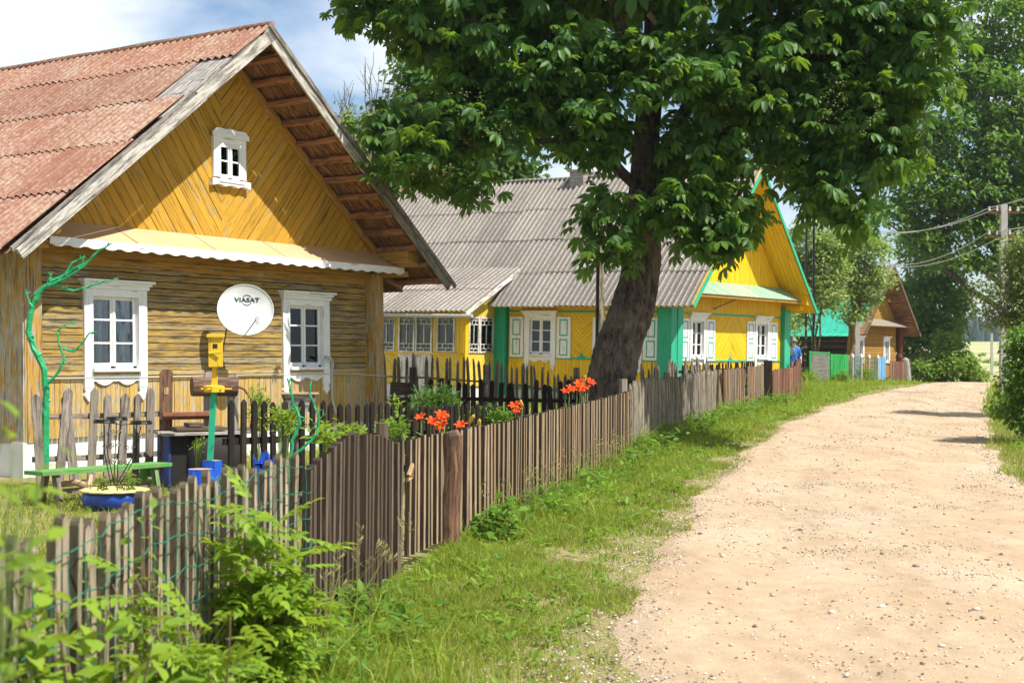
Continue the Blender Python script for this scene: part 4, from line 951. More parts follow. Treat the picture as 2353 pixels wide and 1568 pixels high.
    for a, b in ((dl + .02, md - .012), (md + .012, dr - .02)):
        d = porch_window(H, Fp, a, b, z0 - .02, z1, 'door_leaf'); mb = MB(); Fp.box(mb, a, b, 0, .035, .35, z0 - .03, 'c'); Fp.box(mb, a + .08, b - .08, .035, .045, .55, z0 - .14, 'c'); mb.build('door_panel', M['white_old'], d)
    mb = MB(); mb.box(-pd + .27, -.02, py0 + .3, py1, .2, 2.6); mb.build('porch_body', M['dark_in'], H); mb = MB(); mb.box(-pd + .02, -.02, py0 + .02, py1, -.2, zb - .01); mb.build('porch_foundation', M['plaster'], H)
    # porch roof: a lower-pitched sheet running out from the main slope
    sx = -xa + 2.55; P0 = Vector((xa, 0, apex + .03)) + sdl * (3 * q - .12); e = Vector((-pd - .38, 0, 2.60)); sd2 = (e - P0); L2 = sd2.length; sd2.normalize()
    corr_roof('porch_roof', M['roof_grey'], H, tuple(P0 + Vector((0, 0, .03))), (sd2.x, sd2.z), [(0, L2 / 2, py0 - .28, py1 + .5), (L2 / 2, L2, py0 - .3, py1 + .5)], lam=.17, amp=.026, waves=6)
    nn = Vector((-sd2.z, 0, sd2.x)); nn = nn if nn.z < 0 else -nn
    mb = MB(); mb.beam(P0 + Vector((0, py0 - .30, 0)) + nn * .05, P0 + Vector((0, py0 - .30, 0)) + nn * .05 + sd2 * L2, .12, .03, nn); mb.build('porch_bargeboard', M['white_old'], H)
    mb = MB(); 
    FF = Fr((0, py0 - .25, 0), (1, 0, 0), (0, -1, 0)); 
    mb.tube([(-pd - .42, py0 - .55, 2.50), (-pd - .42, py1 + .5, 2.54)], .05, 8); mb.build('gutter', M['plastic'], H)
yellow_house()

# ------------------------------------------------------------------ brown house with green lean-to roof (far)
def brown_house():
    W, Lr = 6.0, 11.0
    H = thing('wooden_house', (16.5, 72.0, .1), (0, 0, .95), 'farthest house, brown gable front, dark log side wall and green tin lower roof', 'house')
    F = Fr((0, 0, 0), (1, 0, 0), (0, -1, 0)); FL = Fr((0, 0, 0), (0, -1, 0), (-1, 0, 0)); FR = Fr((W, 0, 0), (0, 1, 0), (1, 0, 0)); xa = W / 2; apex = 5.95; ex = .7
    s_ = (apex - 2.5) / (xa + ex); mb = MB()
    fw = [(1.1, .62), (4.5, .62)]; hs = [(c - w / 2, c + w / 2, 1.15, 2.3) for c, w in fw]
    boards(mb, F, [(.2, .4), (W - .2, .4), (W - .2, 3.0), (.2, 3.0)], 0, .13, .014, .02, hs); boards(mb, FR, [(.2, .4), (Lr, .4), (Lr, 2.7), (.2, 2.7)], 0, .13, .014, .02); mb.build('wall', M['brown_house'], H)
    mb = MB(); zt_ = apex - .15; zg = 3.25
    pl = [(xa - (zt_ - zg) / s_, zg), (xa - .5, zg), (xa - .5, zt_ - .5 * s_)]; 
    boards(mb, F, [(xa - (zt_ - zg) / s_, zg), (xa, zg), (xa, zt_)], 0, .15, .012, .02); boards(mb, F, [(xa, zg), (xa + (zt_ - zg) / s_, zg), (xa, zt_)], math.radians(-58), .15, .012, .02); mb.build('gable', M['brown_house'], H)
    mb = MB(); n = 15
    lw = [(-4.2, .6), (-7.4, .6)]
    for k in range(9):
        z = .5 + k * .29
        segs = [-Lr, -7.75, -7.05, -4.55, -3.85, -.2] if 1.1 < z < 2.4 else [-Lr, -.2]
        for a in range(0, len(segs), 2): mb.tube([FL.P(segs[a], .0, z), FL.P(segs[a + 1], .0, z)], .15, 8, .04)
    mb.build('log_wall', M['dark_log'], H)
    mb = MB(); mb.box(.1, W - .1, .3, Lr, 0, 2.9); mb.prism([(.1, 2.9), (W - .1, 2.9), (xa, apex - .2)], (0, Lr, 0), (1, 0, 0), (0, 0, 1), (0, -1, 0), Lr - .1); mb.box(0, W, -.05, .28, -.5, .4); mb.build('house_body', M['dark_in'], H)
    for c, w in fw: window(H, F, c, w, 1.2, 2.25, cas=.12, apron=0, depth=.27)
    for c, w in lw: window(H, Fr((-.17, 0, 0), (0, -1, 0), (-1, 0, 0)), c, w, 1.2, 2.25, cas=.13, apron=.1, depth=.27)
    Fg = Fr((0, -.03, 0), (1, 0, 0), (0, -1, 0)); g = window(H, Fg, 2.2, .5, 4.25, 4.75, rows=2, cas=.1, cornice=False, apron=0, back=False)
    for x in (.0, W):
        mb = MB(); mb.lathe([(.17, 0), (.17, 1.0), (.13, 1.1), (.19, 1.3), (.12, 1.5), (.19, 1.9), (.17, 2.8)], (x, -.15, .1), 10)
        mb.prism([(-.06, 0), (0, -.14), (.06, 0), (0, .14)], (x, -.35, 2.15), (1, 0, 0), (0, 0, 1), (0, -1, 0), .02); mb.build('corner_post', M['red_post'], H)
    for sgn in (-1, 1):
        sd = Vector((sgn, 0, -s_)).normalized(); L = (xa + ex) / abs(sd.x); nn = Vector((sgn * s_, 0, 1)).normalized()
        def slab(name, s0, s1, y0, y1, th, mat, lift=0):
            mb = MB(); c = Vector((xa, 0, apex)) + nn * lift; a = c + sd * s0; b = c + sd * s1
            vs = [(a.x, y0, a.z), (a.x, y1, a.z), (b.x, y1, b.z), (b.x, y0, b.z)]; vs += [(v[0] + nn.x * th, v[1], v[2] + nn.z * th) for v in vs]
            mb.add(vs, [(0, 1, 2, 3), (7, 6, 5, 4), (0, 4, 5, 1), (1, 5, 6, 2), (2, 6, 7, 3), (3, 7, 4, 0)], [[(0, 0), (L, 0), (L, 3), (0, 3)]] * 6); return mb.build(name, mat, H)
        slab('soffit', 0, L, -.95, Lr + .3, .03, M['soffit'])
        if sgn == 1: slab('roof', 0, L + .05, -1.0, Lr + .3, .05, M['roof_grey'], .04)
        else: slab('roof', 0, L * .5, -1.0, Lr + .3, .05, M['roof_grey'], .04)
        mb = MB(); p = Vector((xa, -1.02, apex)); mb.beam(p + nn * .0, p + sd * L, .16, .03, nn); mb.build('bargeboard', M['pick_dark'], H)
    sd = Vector((-1, 0, -s_)).normalized(); L = (xa + ex) / abs(sd.x); a = Vector((xa, 0, apex + .08)) + sd * L * .45; b = Vector((xa, 0, apex + .05)) + sd * L; b2 = Vector((-1.5, 0, 2.42))
    mb = MB(); ys = np.linspace(.1, Lr, 28)
    for y in ys: mb.beam(Vector((a.x, y, a.z + .03)), Vector((b.x, y, b.z + .03)), .03, .03); mb.beam(Vector((b.x, y, b.z + .02)), Vector((b2.x, y, b2.z + .03)), .03, .03)
    for p, q_ in ((a, b), (b, b2)):
        mb.add([(p.x, -.6, p.z), (p.x, Lr, p.z), (q_.x, Lr, q_.z), (q_.x, -.6, q_.z), (p.x, -.6, p.z - .03), (p.x, Lr, p.z - .03), (q_.x, Lr, q_.z - .03), (q_.x, -.6, q_.z - .03)], [(3, 2, 1, 0), (4, 5, 6, 7), (0, 1, 5, 4), (1, 2, 6, 5), (2, 3, 7, 6), (3, 0, 4, 7)])
    mb.build('green_tin_roof', M['green_tin'], H)
    mb = MB(); vs = [(0, -.7, 2.95), (W, -.7, 2.95), (W - .3, -.03, 3.3), (.3, -.03, 3.3)]; vs += [(p[0], p[1], p[2] + .03) for p in vs]
    mb.add(vs, [(3, 2, 1, 0), (4, 5, 6, 7), (0, 1, 5, 4), (1, 2, 6, 5), (2, 3, 7, 6), (3, 0, 4, 7)]); mb.build('awning', M['pick_grey'], H)
brown_house()

# ------------------------------------------------------------------ fences
def at(px, py, Y):
    """point at distance Y seen at photograph position (px, py) on the 2352-wide view; used to measure places"""
    h = 811 + .006 * (px - 1176)
    return Vector(((px - 1176 + .006 * (py - 784)) / 3400 * Y, Y, 1.6 - (py - h) / 3400 * Y))
def picket_shape(w, h, top):
    a = w / 2
    if top == 'point': return [(-a, 0), (a, 0), (a, h - w * .55), (a * .75, h - w * .3), (0, h), (-a * .75, h - w * .3), (-a, h - w * .55)]
    if top == 'round': return [(-a, 0), (a, 0), (a, h - .03), (a * .5, h), (-a * .5, h), (-a, h - .03)]
    if top == 'slant': return [(-a, 0), (a, 0), (a, h - R.uniform(0, .02)), (-a, h - R.uniform(0, .02))]
    return [(-a, 0), (a, 0), (a, h), (-a, h)]
def fence(name, path, spacing, w, t, hf, top, mat, label, cat='fence', group=None, lean=.02, hj=.02, rails=(.3, .8), railside=-1, posts=(), postr=.06, posth=1.1, base=.04, stake=False, railmat=None, jit=.01, panel='pickets', leanf=None, side='out', skip=None, edge=None):
    P = [Vector((x, y, 0)) for x, y in path]; seg = [(P[i + 1] - P[i]).length for i in range(len(P) - 1)]; tot = sum(seg)
    def pt(d):
        i = 0
        while i < len(seg) - 1 and d > seg[i]: d -= seg[i]; i += 1
        dr = (P[i + 1] - P[i]).normalized(); return P[i] + dr * d, dr
    o = Vector((path[0][0], path[0][1], G(path[0][1]))); root = thing(name, o, label=label, cat=cat, group=group)
    mb = MB(); d = spacing / 2
    while d < tot:
        if not (skip and skip(d / tot)):
            p, dr = pt(d + R.uniform(-1, 1) * spacing * .05); f = d / tot; n = Vector((dr.y, -dr.x, 0)); yaw = R.uniform(-.06, .06); dx = (dr + n * yaw).normalized(); nn = Vector((dx.y, -dx.x, 0))
            ln = R.gauss(0, lean) + (leanf(f) if leanf else 0); up = (Vector((0, 0, 1)) + dr * ln + n * R.gauss(0, lean * .5)).normalized()
            h = hf(f) + R.uniform(-hj, hj) - base; q = Vector((p.x, p.y, G(p.y) + base)) + n * R.uniform(-jit, jit)
            if stake:
                r = w / 2 * R.uniform(.75, 1.2); k = [q + up * (h * s) + Vector((R.uniform(-1, 1), R.uniform(-1, 1), 0)) * .008 for s in (0, .35, .7, .93, 1)]
                mb.tube(k, [r * 1.05, r, r * .92, r * .85, r * .35], 7, .08)
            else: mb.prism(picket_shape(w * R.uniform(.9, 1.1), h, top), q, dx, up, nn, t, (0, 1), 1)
        d += spacing
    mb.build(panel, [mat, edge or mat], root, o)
    for rz in rails:
        m = MB(); N_ = max(1, int(tot / .5)); last = None
        for k in range(N_ + 1):
            p, dr = pt(tot * k / N_); n = Vector((dr.y, -dr.x, 0)); hh = hf(min(1, k / N_)) * rz; q = Vector((p.x, p.y, G(p.y) + hh)) + n * (railside * .028)
            if last is not None:
                if stake: m.tube([last, last.lerp(q, .5) + Vector((0, 0, R.uniform(-.03, .03))), q], .022, 6, .1)
                else: m.beam(last, q, .065, .03, (0, 0, 1))
            last = q
        m.build('rail', railmat or mat, root, o)
    for f in posts:
        p, dr = pt(tot * f); n = Vector((dr.y, -dr.x, 0)); q = Vector((p.x, p.y, G(p.y) - .2)) + n * (railside * (.045 + postr)); m = MB()
        m.tube([q, q + Vector((R.uniform(-.02, .02), R.uniform(-.02, .02), posth * .6)), q + Vector((0, 0, posth + .2))], [postr * 1.1, postr, postr * .9], 9, .08); m.build('post', railmat or mat, root, o)
    return root
def fpath(y0, y1, n=8): return [(fencex(y0 + (y1 - y0) * k / n), y0 + (y1 - y0) * k / n) for k in range(n + 1)]
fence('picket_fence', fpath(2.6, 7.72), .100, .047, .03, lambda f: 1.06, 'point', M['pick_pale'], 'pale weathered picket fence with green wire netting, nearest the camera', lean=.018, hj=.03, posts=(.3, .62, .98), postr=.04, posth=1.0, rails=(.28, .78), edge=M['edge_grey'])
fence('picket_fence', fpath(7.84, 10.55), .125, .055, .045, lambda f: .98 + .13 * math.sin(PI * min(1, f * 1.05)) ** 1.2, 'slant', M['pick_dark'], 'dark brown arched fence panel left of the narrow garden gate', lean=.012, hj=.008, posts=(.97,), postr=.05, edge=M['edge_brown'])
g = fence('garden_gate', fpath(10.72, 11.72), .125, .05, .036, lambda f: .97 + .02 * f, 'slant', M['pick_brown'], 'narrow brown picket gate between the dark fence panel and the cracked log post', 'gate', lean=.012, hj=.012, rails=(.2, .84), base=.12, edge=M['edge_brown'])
# leather hinge straps
m = MB(); q = Vector((fencex(10.68) + .05, 10.64, .72)); m.tube([q, q + Vector((.02, .02, .07)), q + Vector((.01, .05, -.02)), q + Vector((-.02, .02, -.04))], .018, 6, .2); m.build('rag_hinge', M['cutwood'], g, g.location)
o = Vector((fencex(11.95) + .03, 11.95, 0)); t_ = thing('gate_post', o, label='thick cracked reddish log post beside the narrow garden gate', cat='post')
m = MB(); m.tube([o + Vector((0, 0, -.2)), o + Vector((.0, 0, .3)), o + Vector((.02, 0, .65)), o + Vector((.01, 0, .93)), o + Vector((.0, 0, .97))], [.072, .075, .078, .08, .06], 13, .14); m.build('log', M['log_post'], t_, o)
m = MB(); m.beam(o + Vector((.06, .0, .56)), o + Vector((.06, .0, .66)), .03, .06); m.build('hinge_block', M['rust'], t_, o)
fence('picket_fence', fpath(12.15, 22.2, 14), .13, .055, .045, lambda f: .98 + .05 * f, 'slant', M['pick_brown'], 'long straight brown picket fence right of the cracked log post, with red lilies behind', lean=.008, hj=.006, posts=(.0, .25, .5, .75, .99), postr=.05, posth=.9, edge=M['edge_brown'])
fence('stake_fence', fpath(22.55, 31.8, 8), .105, .075, .04, lambda f: 1.13 + .03 * math.sin(f * 9), 'round', M['pick_grey'], 'grey round-stake fence right of the chestnut trunk', lean=.025, hj=.035, stake=True, posts=(.0, .5), postr=.07, posth=1.2, leanf=lambda f: .0 if f < .85 else (f - .85) * 1.6)
fence('garden_gate', fpath(33.2, 36.2), .11, .06, .03, lambda f: 1.12 - .05 * f, 'slant', M['pick_rust'], 'leaning rust-stained slat gate with a small board nailed near its top', 'gate', lean=.01, hj=.02, rails=(.15, .8), posts=(0.0,), leanf=lambda f: -.10 - .06 * f)
fence('picket_fence', fpath(36.6, 38.4), .12, .06, .03, lambda f: 1.08, 'slant', M['pick_rust'], 'short rusty brown fence panel between the leaning gate and a dark post', lean=.015, hj=.02, rails=(.15, .8))
o = Vector((fencex(39.0), 39.0, G(39))); t_ = thing('gate_post', o, label='dark square post between the rusty panel and the reddish fence', cat='post'); m = MB(); m.box(o.x - .1, o.x + .1, o.y - .1, o.y + .1, -.2, o.z + 1.2); m.build('post', M['pick_black'], t_, o)
fence('picket_fence', fpath(39.5, 46.6), .105, .075, .03, lambda f: .95 + .16 * f * f, 'slant', M['pick_red'], 'reddish brown board fence in front of the far corner of the yellow house', lean=.012, hj=.015, posts=(0, .5, .99), leanf=lambda f: .06 * (1 - f))
# yard fences
fence('picket_fence', [(-5.62, 17.4), (-4.9, 17.9), (-4.35, 18.6)], .20, .105, .025, lambda f: 1.13, 'point', M['pick_yard'], 'old grey yard fence with crooked pickets behind the green bench', lean=.05, hj=.06, rails=(.28, .72), railside=-1)
fence('picket_fence', [(-2.66, 13.8), (-1.6, 15.9), (-.7, 18), (.2, 20.3)], .165, .078, .022, lambda f: 1.15 - .27 * f, 'point', M['pick_black'], 'black pointed picket fence behind the blue stumps and the lilies', lean=.012, hj=.02, rails=(.28, .66), railside=-1)
fence('picket_fence', [(-1.5, 26.2), (.3, 25.6), (1.75, 25.2)], .16, .08, .022, lambda f: 1.07, 'point', M['pick_black'], 'dark picket fence in the shade just left of the chestnut trunk', lean=.04, hj=.06, rails=(.3, .7))
fence('stake_fence', [(-3.0, 31.3), (-1.4, 30.6), (0, 29.6), (1.45, 27.9)], .155, .075, .03, lambda f: 1.42 - .36 * f * f, 'round', M['pick_grey'], 'tall grey stake fence with a bent branch rail before the yellow porch', lean=.03, hj=.07, stake=True, rails=(.68,), posts=(.48, .92), postr=.07, posth=1.25)
fence('stake_fence', [(2.5, 28.4), (3.6, 31.8), (4.6, 34.6)], .22, .07, .03, lambda f: 1.28, 'round', M['pick_grey'], 'sparse grey stakes leaning behind the stake fence by the green corner post', lean=.09, hj=.1, stake=True, rails=(.5,))
fence('picket_fence', [(4.0, 35.2), (5.2, 37.2), (6.5, 39.6)], .17, .075, .025, lambda f: 1.16, 'point', M['pick_black'], 'black picket fence before the yellow gable wall', lean=.035, hj=.04, rails=(.45, .85))
o = Vector((-2.25, 27.4, .05)); t_ = thing('plank_gate', o, label='small dark plank gate at the right corner of the ochre house', cat='gate')
m = MB()
for k in range(3): m.beam(o + Vector((0, 0, .35 + k * .27)), o + Vector((.42, .05, .33 + k * .27)), .24, .025, (0, 0, 1))
m.build('planks', M['pick_dark'], t_, o); m = MB(); m.beam(o + Vector((.42, 0, 0)), o + Vector((.42, 0, 1.28)), .13, .1); m.build('post', M['pick_dark'], t_, o)
# far fences
def netfence(name, p0, p1, h, mat, label, rows, cols, r=.008, frame=None, diag=True, cat='fence', group=None):
    o = Vector((p0[0], p0[1], G(p0[1]))); root = thing(name, o, label=label, cat=cat, group=group); a = Vector((p0[0], p0[1], G(p0[1]) + .05)); b = Vector((p1[0], p1[1], G(p1[1]) + .05)); m = MB()
    for k in range(rows + 1):
        z = h * k / rows; m.tube([a + Vector((0, 0, z)), a.lerp(b, .5) + Vector((0, 0, z - .015)), b + Vector((0, 0, z))], r, 4)
    for k in range(cols + 1):
        q = a.lerp(b, k / cols); e = a.lerp(b, min(1, (k + (rows * .5 if diag else 0)) / cols)); m.tube([q, e + Vector((0, 0, h))], r, 4)
        if diag: e = a.lerp(b, max(0, (k - rows * .5) / cols)); m.tube([q, e + Vector((0, 0, h))], r, 4)
    m.build('wire_mesh', mat, root, o)
    if frame:
        for q in (a, b):
            f = MB(); f.tube([q - Vector((0, 0, .2)), q + Vector((0, 0, h + .06))], .04, 8); f.build('post', frame, root, o)
        f = MB(); f.tube([a + Vector((0, 0, h)), b + Vector((0, 0, h))], .03, 6); f.build('top_rail', frame, root, o)
    return root
netfence('chain_link_gate', (fencex(58.3), 58.3), (fencex(61.2), 61.2), 1.2, M['chain'], 'sagging chain-link fence with green frame, left of the green slat gate', 8, 26, .009, M['pick_green'])
fence('slat_gate', fpath(61.4, 63.8, 3), .15, .10, .03, lambda f: 1.22, 'round', M['pick_green'], 'bright green slat gate', 'gate', lean=.008, hj=.01, rails=(.2, .85), posts=(0,), postr=.08)
netfence('wire_fence', (fencex(64.1), 64.1), (fencex(67.8), 67.8), 1.1, M['wire_green'], 'dark green wire fence on grey posts with white caps', 6, 14, .012, None, False)
for k, yy in enumerate((64.2, 65.4, 66.5, 67.8)):
    od = ('first', 'second', 'third', 'fourth')[k]
    o = Vector((fencex(yy) + .05, yy - .1, G(yy))); lab = od + ' grey post with white cap along the green wire fence, counted from the green gate'
    t_ = thing('fence_post', o, label=lab, cat='post', group='white-capped posts of the wire fence'); m = MB(); m.tube([o - Vector((0, 0, .2)), o + Vector((0, 0, 1.12))], .045, 8); m.build('shaft', M['concrete'], t_, o)
    m = MB(); m.lathe([(.001, 1.28), (.05, 1.22), (.06, 1.12), (.05, 1.1)], o, 10); m.build('cap', M['white'], t_, o)
fence('slat_gate', fpath(68.0, 69.9, 3), .12, .11, .02, lambda f: 1.2, 'flat', M['pick_blue'], 'pale blue peeling board gate before the brown house', 'gate', lean=.004, hj=.005, rails=(.2, .8), posts=(0, 1), postr=.05)
fence('picket_fence', fpath(70.6, 73.8, 3), .15, .09, .02, lambda f: 1.05, 'flat', M['pick_red'], 'small dark brown board fence right of the pale blue gate', lean=.015, hj=.02)
o = Vector((fencex(74.2) + .1, 74.2, G(74))); t_ = thing('gate_post', o, label='thick rounded grey log post at the bend of the road', cat='post'); m = MB(); m.tube([o - Vector((0, 0, .2)), o + Vector((-.05, 0, .7)), o + Vector((-.1, 0, 1.15)), o + Vector((-.1, 0, 1.25))], [.22, .2, .17, .07], 10, .05); m.build('log', M['grey_wood'], t_, o)
# wire netting hung on the nearest fence
o = Vector((fencex(3) + .05, 3, 0)); root = thing('wire_netting', o, label='sagging green wire netting hung on the pale foreground fence', cat='wire netting'); m = MB()
for k in range(7):
    pts = []
    for j in range(44):
        y = 2.7 + j * .12; pts.append((fencex(y) + .065 + .012 * math.sin(j * 1.9 + k), y, .10 + k * .15 + .03 * math.sin(j * .42 + k * .8) + .012 * (j % 2)))
    m.tube(pts, .0025, 4)
for j in range(34):
    y = 2.75 + j * .15; m.tube([(fencex(y + .02 * (k % 2)) + .067, y + .02 * (k % 2), .10 + k * .15 + .03 * math.sin((y - 2.7) / .12 * .42 + k * .8)) for k in range(7)], .002, 4)
m.build('netting', M['wire_green'], root, o)

# ------------------------------------------------------------------ yard things
def well():
    o = Vector((-3.78, 18.0, 0)); H = thing('draw_well', o, (0, 0, .42), 'black and blue timber draw well with crank handle, behind the birdhouse pole', 'well')
    m = MB(); m.box(-.42, .42, -.36, .36, 0, .60); m.build('well_box', M['black'], H)
    m = MB(); m.box(-.45, -.425, -.37, .37, 0, .60); m.build('side_board', M['blue_dull'], H)
    m = MB(); m.lathe([(.02, 0), (.34, 0), (.36, .25), (.34, .56), (.3, .58)], (.1, -.30, 0), 20, None, (1, .6)); m.build('barrel', M['black'], H, smooth=True)
    m = MB()
    for k in range(6): m.beam((-.55 + R.uniform(-.03, .03), -.42 + k * .16, .62 + R.uniform(0, .01)), (.52 + R.uniform(-.04, .06), -.42 + k * .16 + R.uniform(-.02, .02), .63), .14, .03, (0, 1, 0))
    m.build('lid', M['grey_wood'], H)
    m = MB(); m.box(-.35, .25, -.33, .1, .655, .69); m.box(-.2, -.02, -.3, 0, .70, .74); m.build('hatch', M['pick_dark'], H)
    for x, w, h, mt in ((-.40, .15, 1.28, 'log_post'), (.12, .12, 1.25, 'grey_wood'), (.42, .13, 1.22, 'grey_wood')):
        m = MB(); m.prism([(-w / 2, 0), (w / 2, 0), (w / 2, h - .03), (w / 4, h), (-w / 4, h), (-w / 2, h - .04)], (x, .12, .1), (1, 0, 0), (0, 0, 1), (0, -1, 0), .045, (0, 1))
        m.build('upright', M[mt], H)
    m = MB(); m.box(-.425, -.375, .07, .080, 1.08, 1.16); m.build('square_hole', M['ochre_low'], H)
    m = MB(); m.tube([(-.1, .05, 1.17), (.45, .05, 1.17)], .12, 14, .03); m.build('windlass_drum', M['log_post'], H)
    m = MB(); m.tube([(-.46, .0, .82), (.15, .0, .82)], .045, 8, .06); m.build('iron_bar', M['rust'], H)
    m = MB(); m.tube([(.45, 0, 1.17), (.52, -.05, 1.14), (.60, -.08, 1.02), (.62, -.08, .84), (.60, -.08, .68), (.66, -.14, .66)], .014, 6); m.tube([(.60, -.08, .67), (.68, -.16, .66)], .024, 8); m.build('crank_handle', M['rust'], H)
well()
def birdhouse():
    b = at(483, 1057, 16.9); o = Vector((b.x, b.y, .36)); c = at(492, 893, 16.9); u = at(495, 842, 16.9); H = thing('birdhouse', o, label='yellow box birdhouse on a leaning green and yellow pole', cat='birdhouse')
    cz = c; m = MB(); m.beam(o, cz, .062, .055, (1, 0, 0)); m.build('pole', M['green'], H, o)
    m = MB(); m.beam(cz, u + Vector((0, 0, .02)), .06, .05, (1, 0, 0)); m.build('upper_pole', M['bird_yellow'], H, o)
    m = MB(); m.lathe([(.001, -.035), (.118, -.035), (.122, .03), (.09, .04), (.001, .045)], cz, 8)
    for a in range(6): q = Vector((math.cos(a * 1.05 + .3), math.sin(a * 1.05 + .3), 0)); m.tube([cz + q * .10 + Vector((0, 0, 0)), cz + q * (.15 if a % 2 else .2)], .011, 6)
    m.build('collar', M['bird_yellow'], H, o)
    s = Vector((.99, .12, 0)).normalized(); n = Vector((.12, -.99, 0)).normalized(); zt = at(495, 772, 16.9).z; zb = u.z
    m = MB(); ctr = Vector((u.x, u.y, 0)); w = .083
    m.beam(ctr + Vector((.005, 0, zb)), ctr + Vector((0, 0, zt - .02)), .15, .15, s); hb = m.build('box', M['bird_yellow'], H, o)
    m = MB(); q = ctr + n * .077 + Vector((0, 0, zb + .235)); m.beam(q - Vector((0, 0, .025)), q + Vector((0, 0, .025)), .052, .004, s); m.build('entrance_hole', M['dark_in'], hb)
    hb.location = (0, 0, 0)
    for ch in hb.children: ch.location = -o
    m = MB(); m.tube([ctr + n * .075 - s * .07 + Vector((0, 0, zb + .15)), ctr + n * .11 + s * .07 + Vector((0, 0, zb + .165))], .010, 6); m.build('perch', M['bird_yellow'], H, o)
    m = MB(); m.beam(ctr + n * .10 + Vector((0, 0, zt)), ctr - n * .09 + Vector((0, 0, zt + .01)), .19, .03, s); m.build('lid', M['bird_yellow'], H, o)
birdhouse()
def stump(X, Y, r, h, label, jag=0.0, cut=True):
    o = Vector((X, Y, 0)); H = thing('painted_stump', o, label=label, cat='stump'); m = MB(); n = 22; vs = []
    for j, (z, k) in enumerate(((-.1, 1.35), (.06, 1.12), (h * .5, 1.0), (h, .95))):
        for i in range(n):
            a = 2 * PI * i / n; rr = r * k * (1 + .06 * math.sin(a * 5 + j * .3) + R.uniform(-.02, .02)); vs.append((X + rr * math.cos(a), Y + rr * math.sin(a), z + (R.uniform(-jag, jag) if j == 3 else 0)))
    fs = [(j * n + i, j * n + (i + 1) % n, (j + 1) * n + (i + 1) % n, (j + 1) * n + i) for j in range(3) for i in range(n)]
    uv = [[(vs[f[0]][2] * 1, i_ * .05), (vs[f[0]][2], i_ * .05 + .05), (vs[f[2]][2], i_ * .05 + .05), (vs[f[2]][2], i_ * .05)] for i_, f in enumerate(fs)]
    m.add(vs, fs, uv); m.build('stump', M['blue'], H, o); m = MB(); m.lathe([(.001, h - .004), (r * .94, h - .004)], (X, Y, 0), n); m.build('cut_face', M['cutwood'] if cut else M['blue'], H, o)
    if jag:
        m = MB()
        for i in range(26): a = R.uniform(0, 6.28); q = r * R.uniform(.3, .95); p = Vector((X + q * math.cos(a), Y + q * math.sin(a), h - .12)); m.beam(p, p + Vector((R.uniform(-.03, .03), R.uniform(-.02, .02), R.uniform(.08, .22))), .03, .012, (math.cos(a + 1.5), math.sin(a + 1.5), 0), .3)
        m.build('splinters', M['blue'], H, o)
stump(-3.42, 16.3, .145, .31, 'low blue painted stump with pale cut top, in front of the birdhouse pole')
stump(-3.42, 16.92, .115, .36, 'blue painted stump carrying the birdhouse pole')
stump(at(608, 1045, 12.6).x, 12.6, .085, .66, 'tall blue stump with splintered top by the black fence', .05, False)
def planter():
    o = Vector((-4.03, 15.05, 0)); H = thing('tyre_planter', o, label='blue tyre planter with scalloped pale yellow rim on the yard grass', cat='planter'); n = 72; vs = []; fs = []; prof = [(.2, 0), (.28, .02), (.32, .09), (.30, .17), (.27, .185)]
    for r, z in prof:
        for i in range(n): a = 2 * PI * i / n; rr = r * (1 + (.05 if z > .05 else .02) * (abs(math.sin(a * 6)) - .5)); vs.append((o.x + rr * math.cos(a), o.y + rr * math.sin(a), z))
    for j in range(4):
        for i in range(n): fs.append((j * n + i, j * n + (i + 1) % n, (j + 1) * n + (i + 1) % n, (j + 1) * n + i))
    m = MB(); m.add(vs, fs); m.build('bowl', M['planter_b'], H, o, True)
    m = MB(); vs = []
    for r, z in ((.28, .183), (.335, .178), (.34, .195), (.28, .205), (.25, .16)):
        for i in range(n): a = 2 * PI * i / n; rr = r * (1 + (.07 if r > .3 else .02) * (abs(math.sin(a * 7)) - .5)); vs.append((o.x + rr * math.cos(a), o.y + rr * math.sin(a), z))
    m.add(vs, fs); m.build('rim', M['planter_y'], H, o, True); m = MB(); m.lathe([(.001, .15), (.27, .15)], o, 20); m.build('soil', M['soil'], H, o)
    T = leaf_shape(1, .5)
    for q, (dx, dy, lab) in enumerate(((-.12, 0, 'leafy plant at the left side of the blue tyre planter'), (.08, .1, 'leafy plant in the middle of the blue tyre planter'), (.16, -.08, 'taller leafy plant at the right side of the blue tyre planter'))):
        c = Vector((o.x + dx, o.y + dy, .15)); m = MB(); P = []
        for k in range(9):
            e = c + Vector((R.uniform(-.1, .1), R.uniform(-.08, .08), R.uniform(.08, .17 + .05 * q))); m.tube([c, e], .003, 4)
            for t in (.4, .7, 1, 1): P.append(list(c.lerp(e, t)))
        pl = thing('garden_plant', c, label=lab, cat='plant', group='plants in the tyre planter'); m.build('stems', M['stem'], pl, c); P = np.array(P); n_ = len(P)
        V, F_ = instance(*T, P, NR.uniform(.04, .08, n_), NR.uniform(0, 6.3, n_), NR.uniform(-.3, .9, n_), NR.uniform(-.5, .5, n_)); fast_mesh('leaves', V - np.array(c), F_, M['leaf_bright'], pl)
planter()
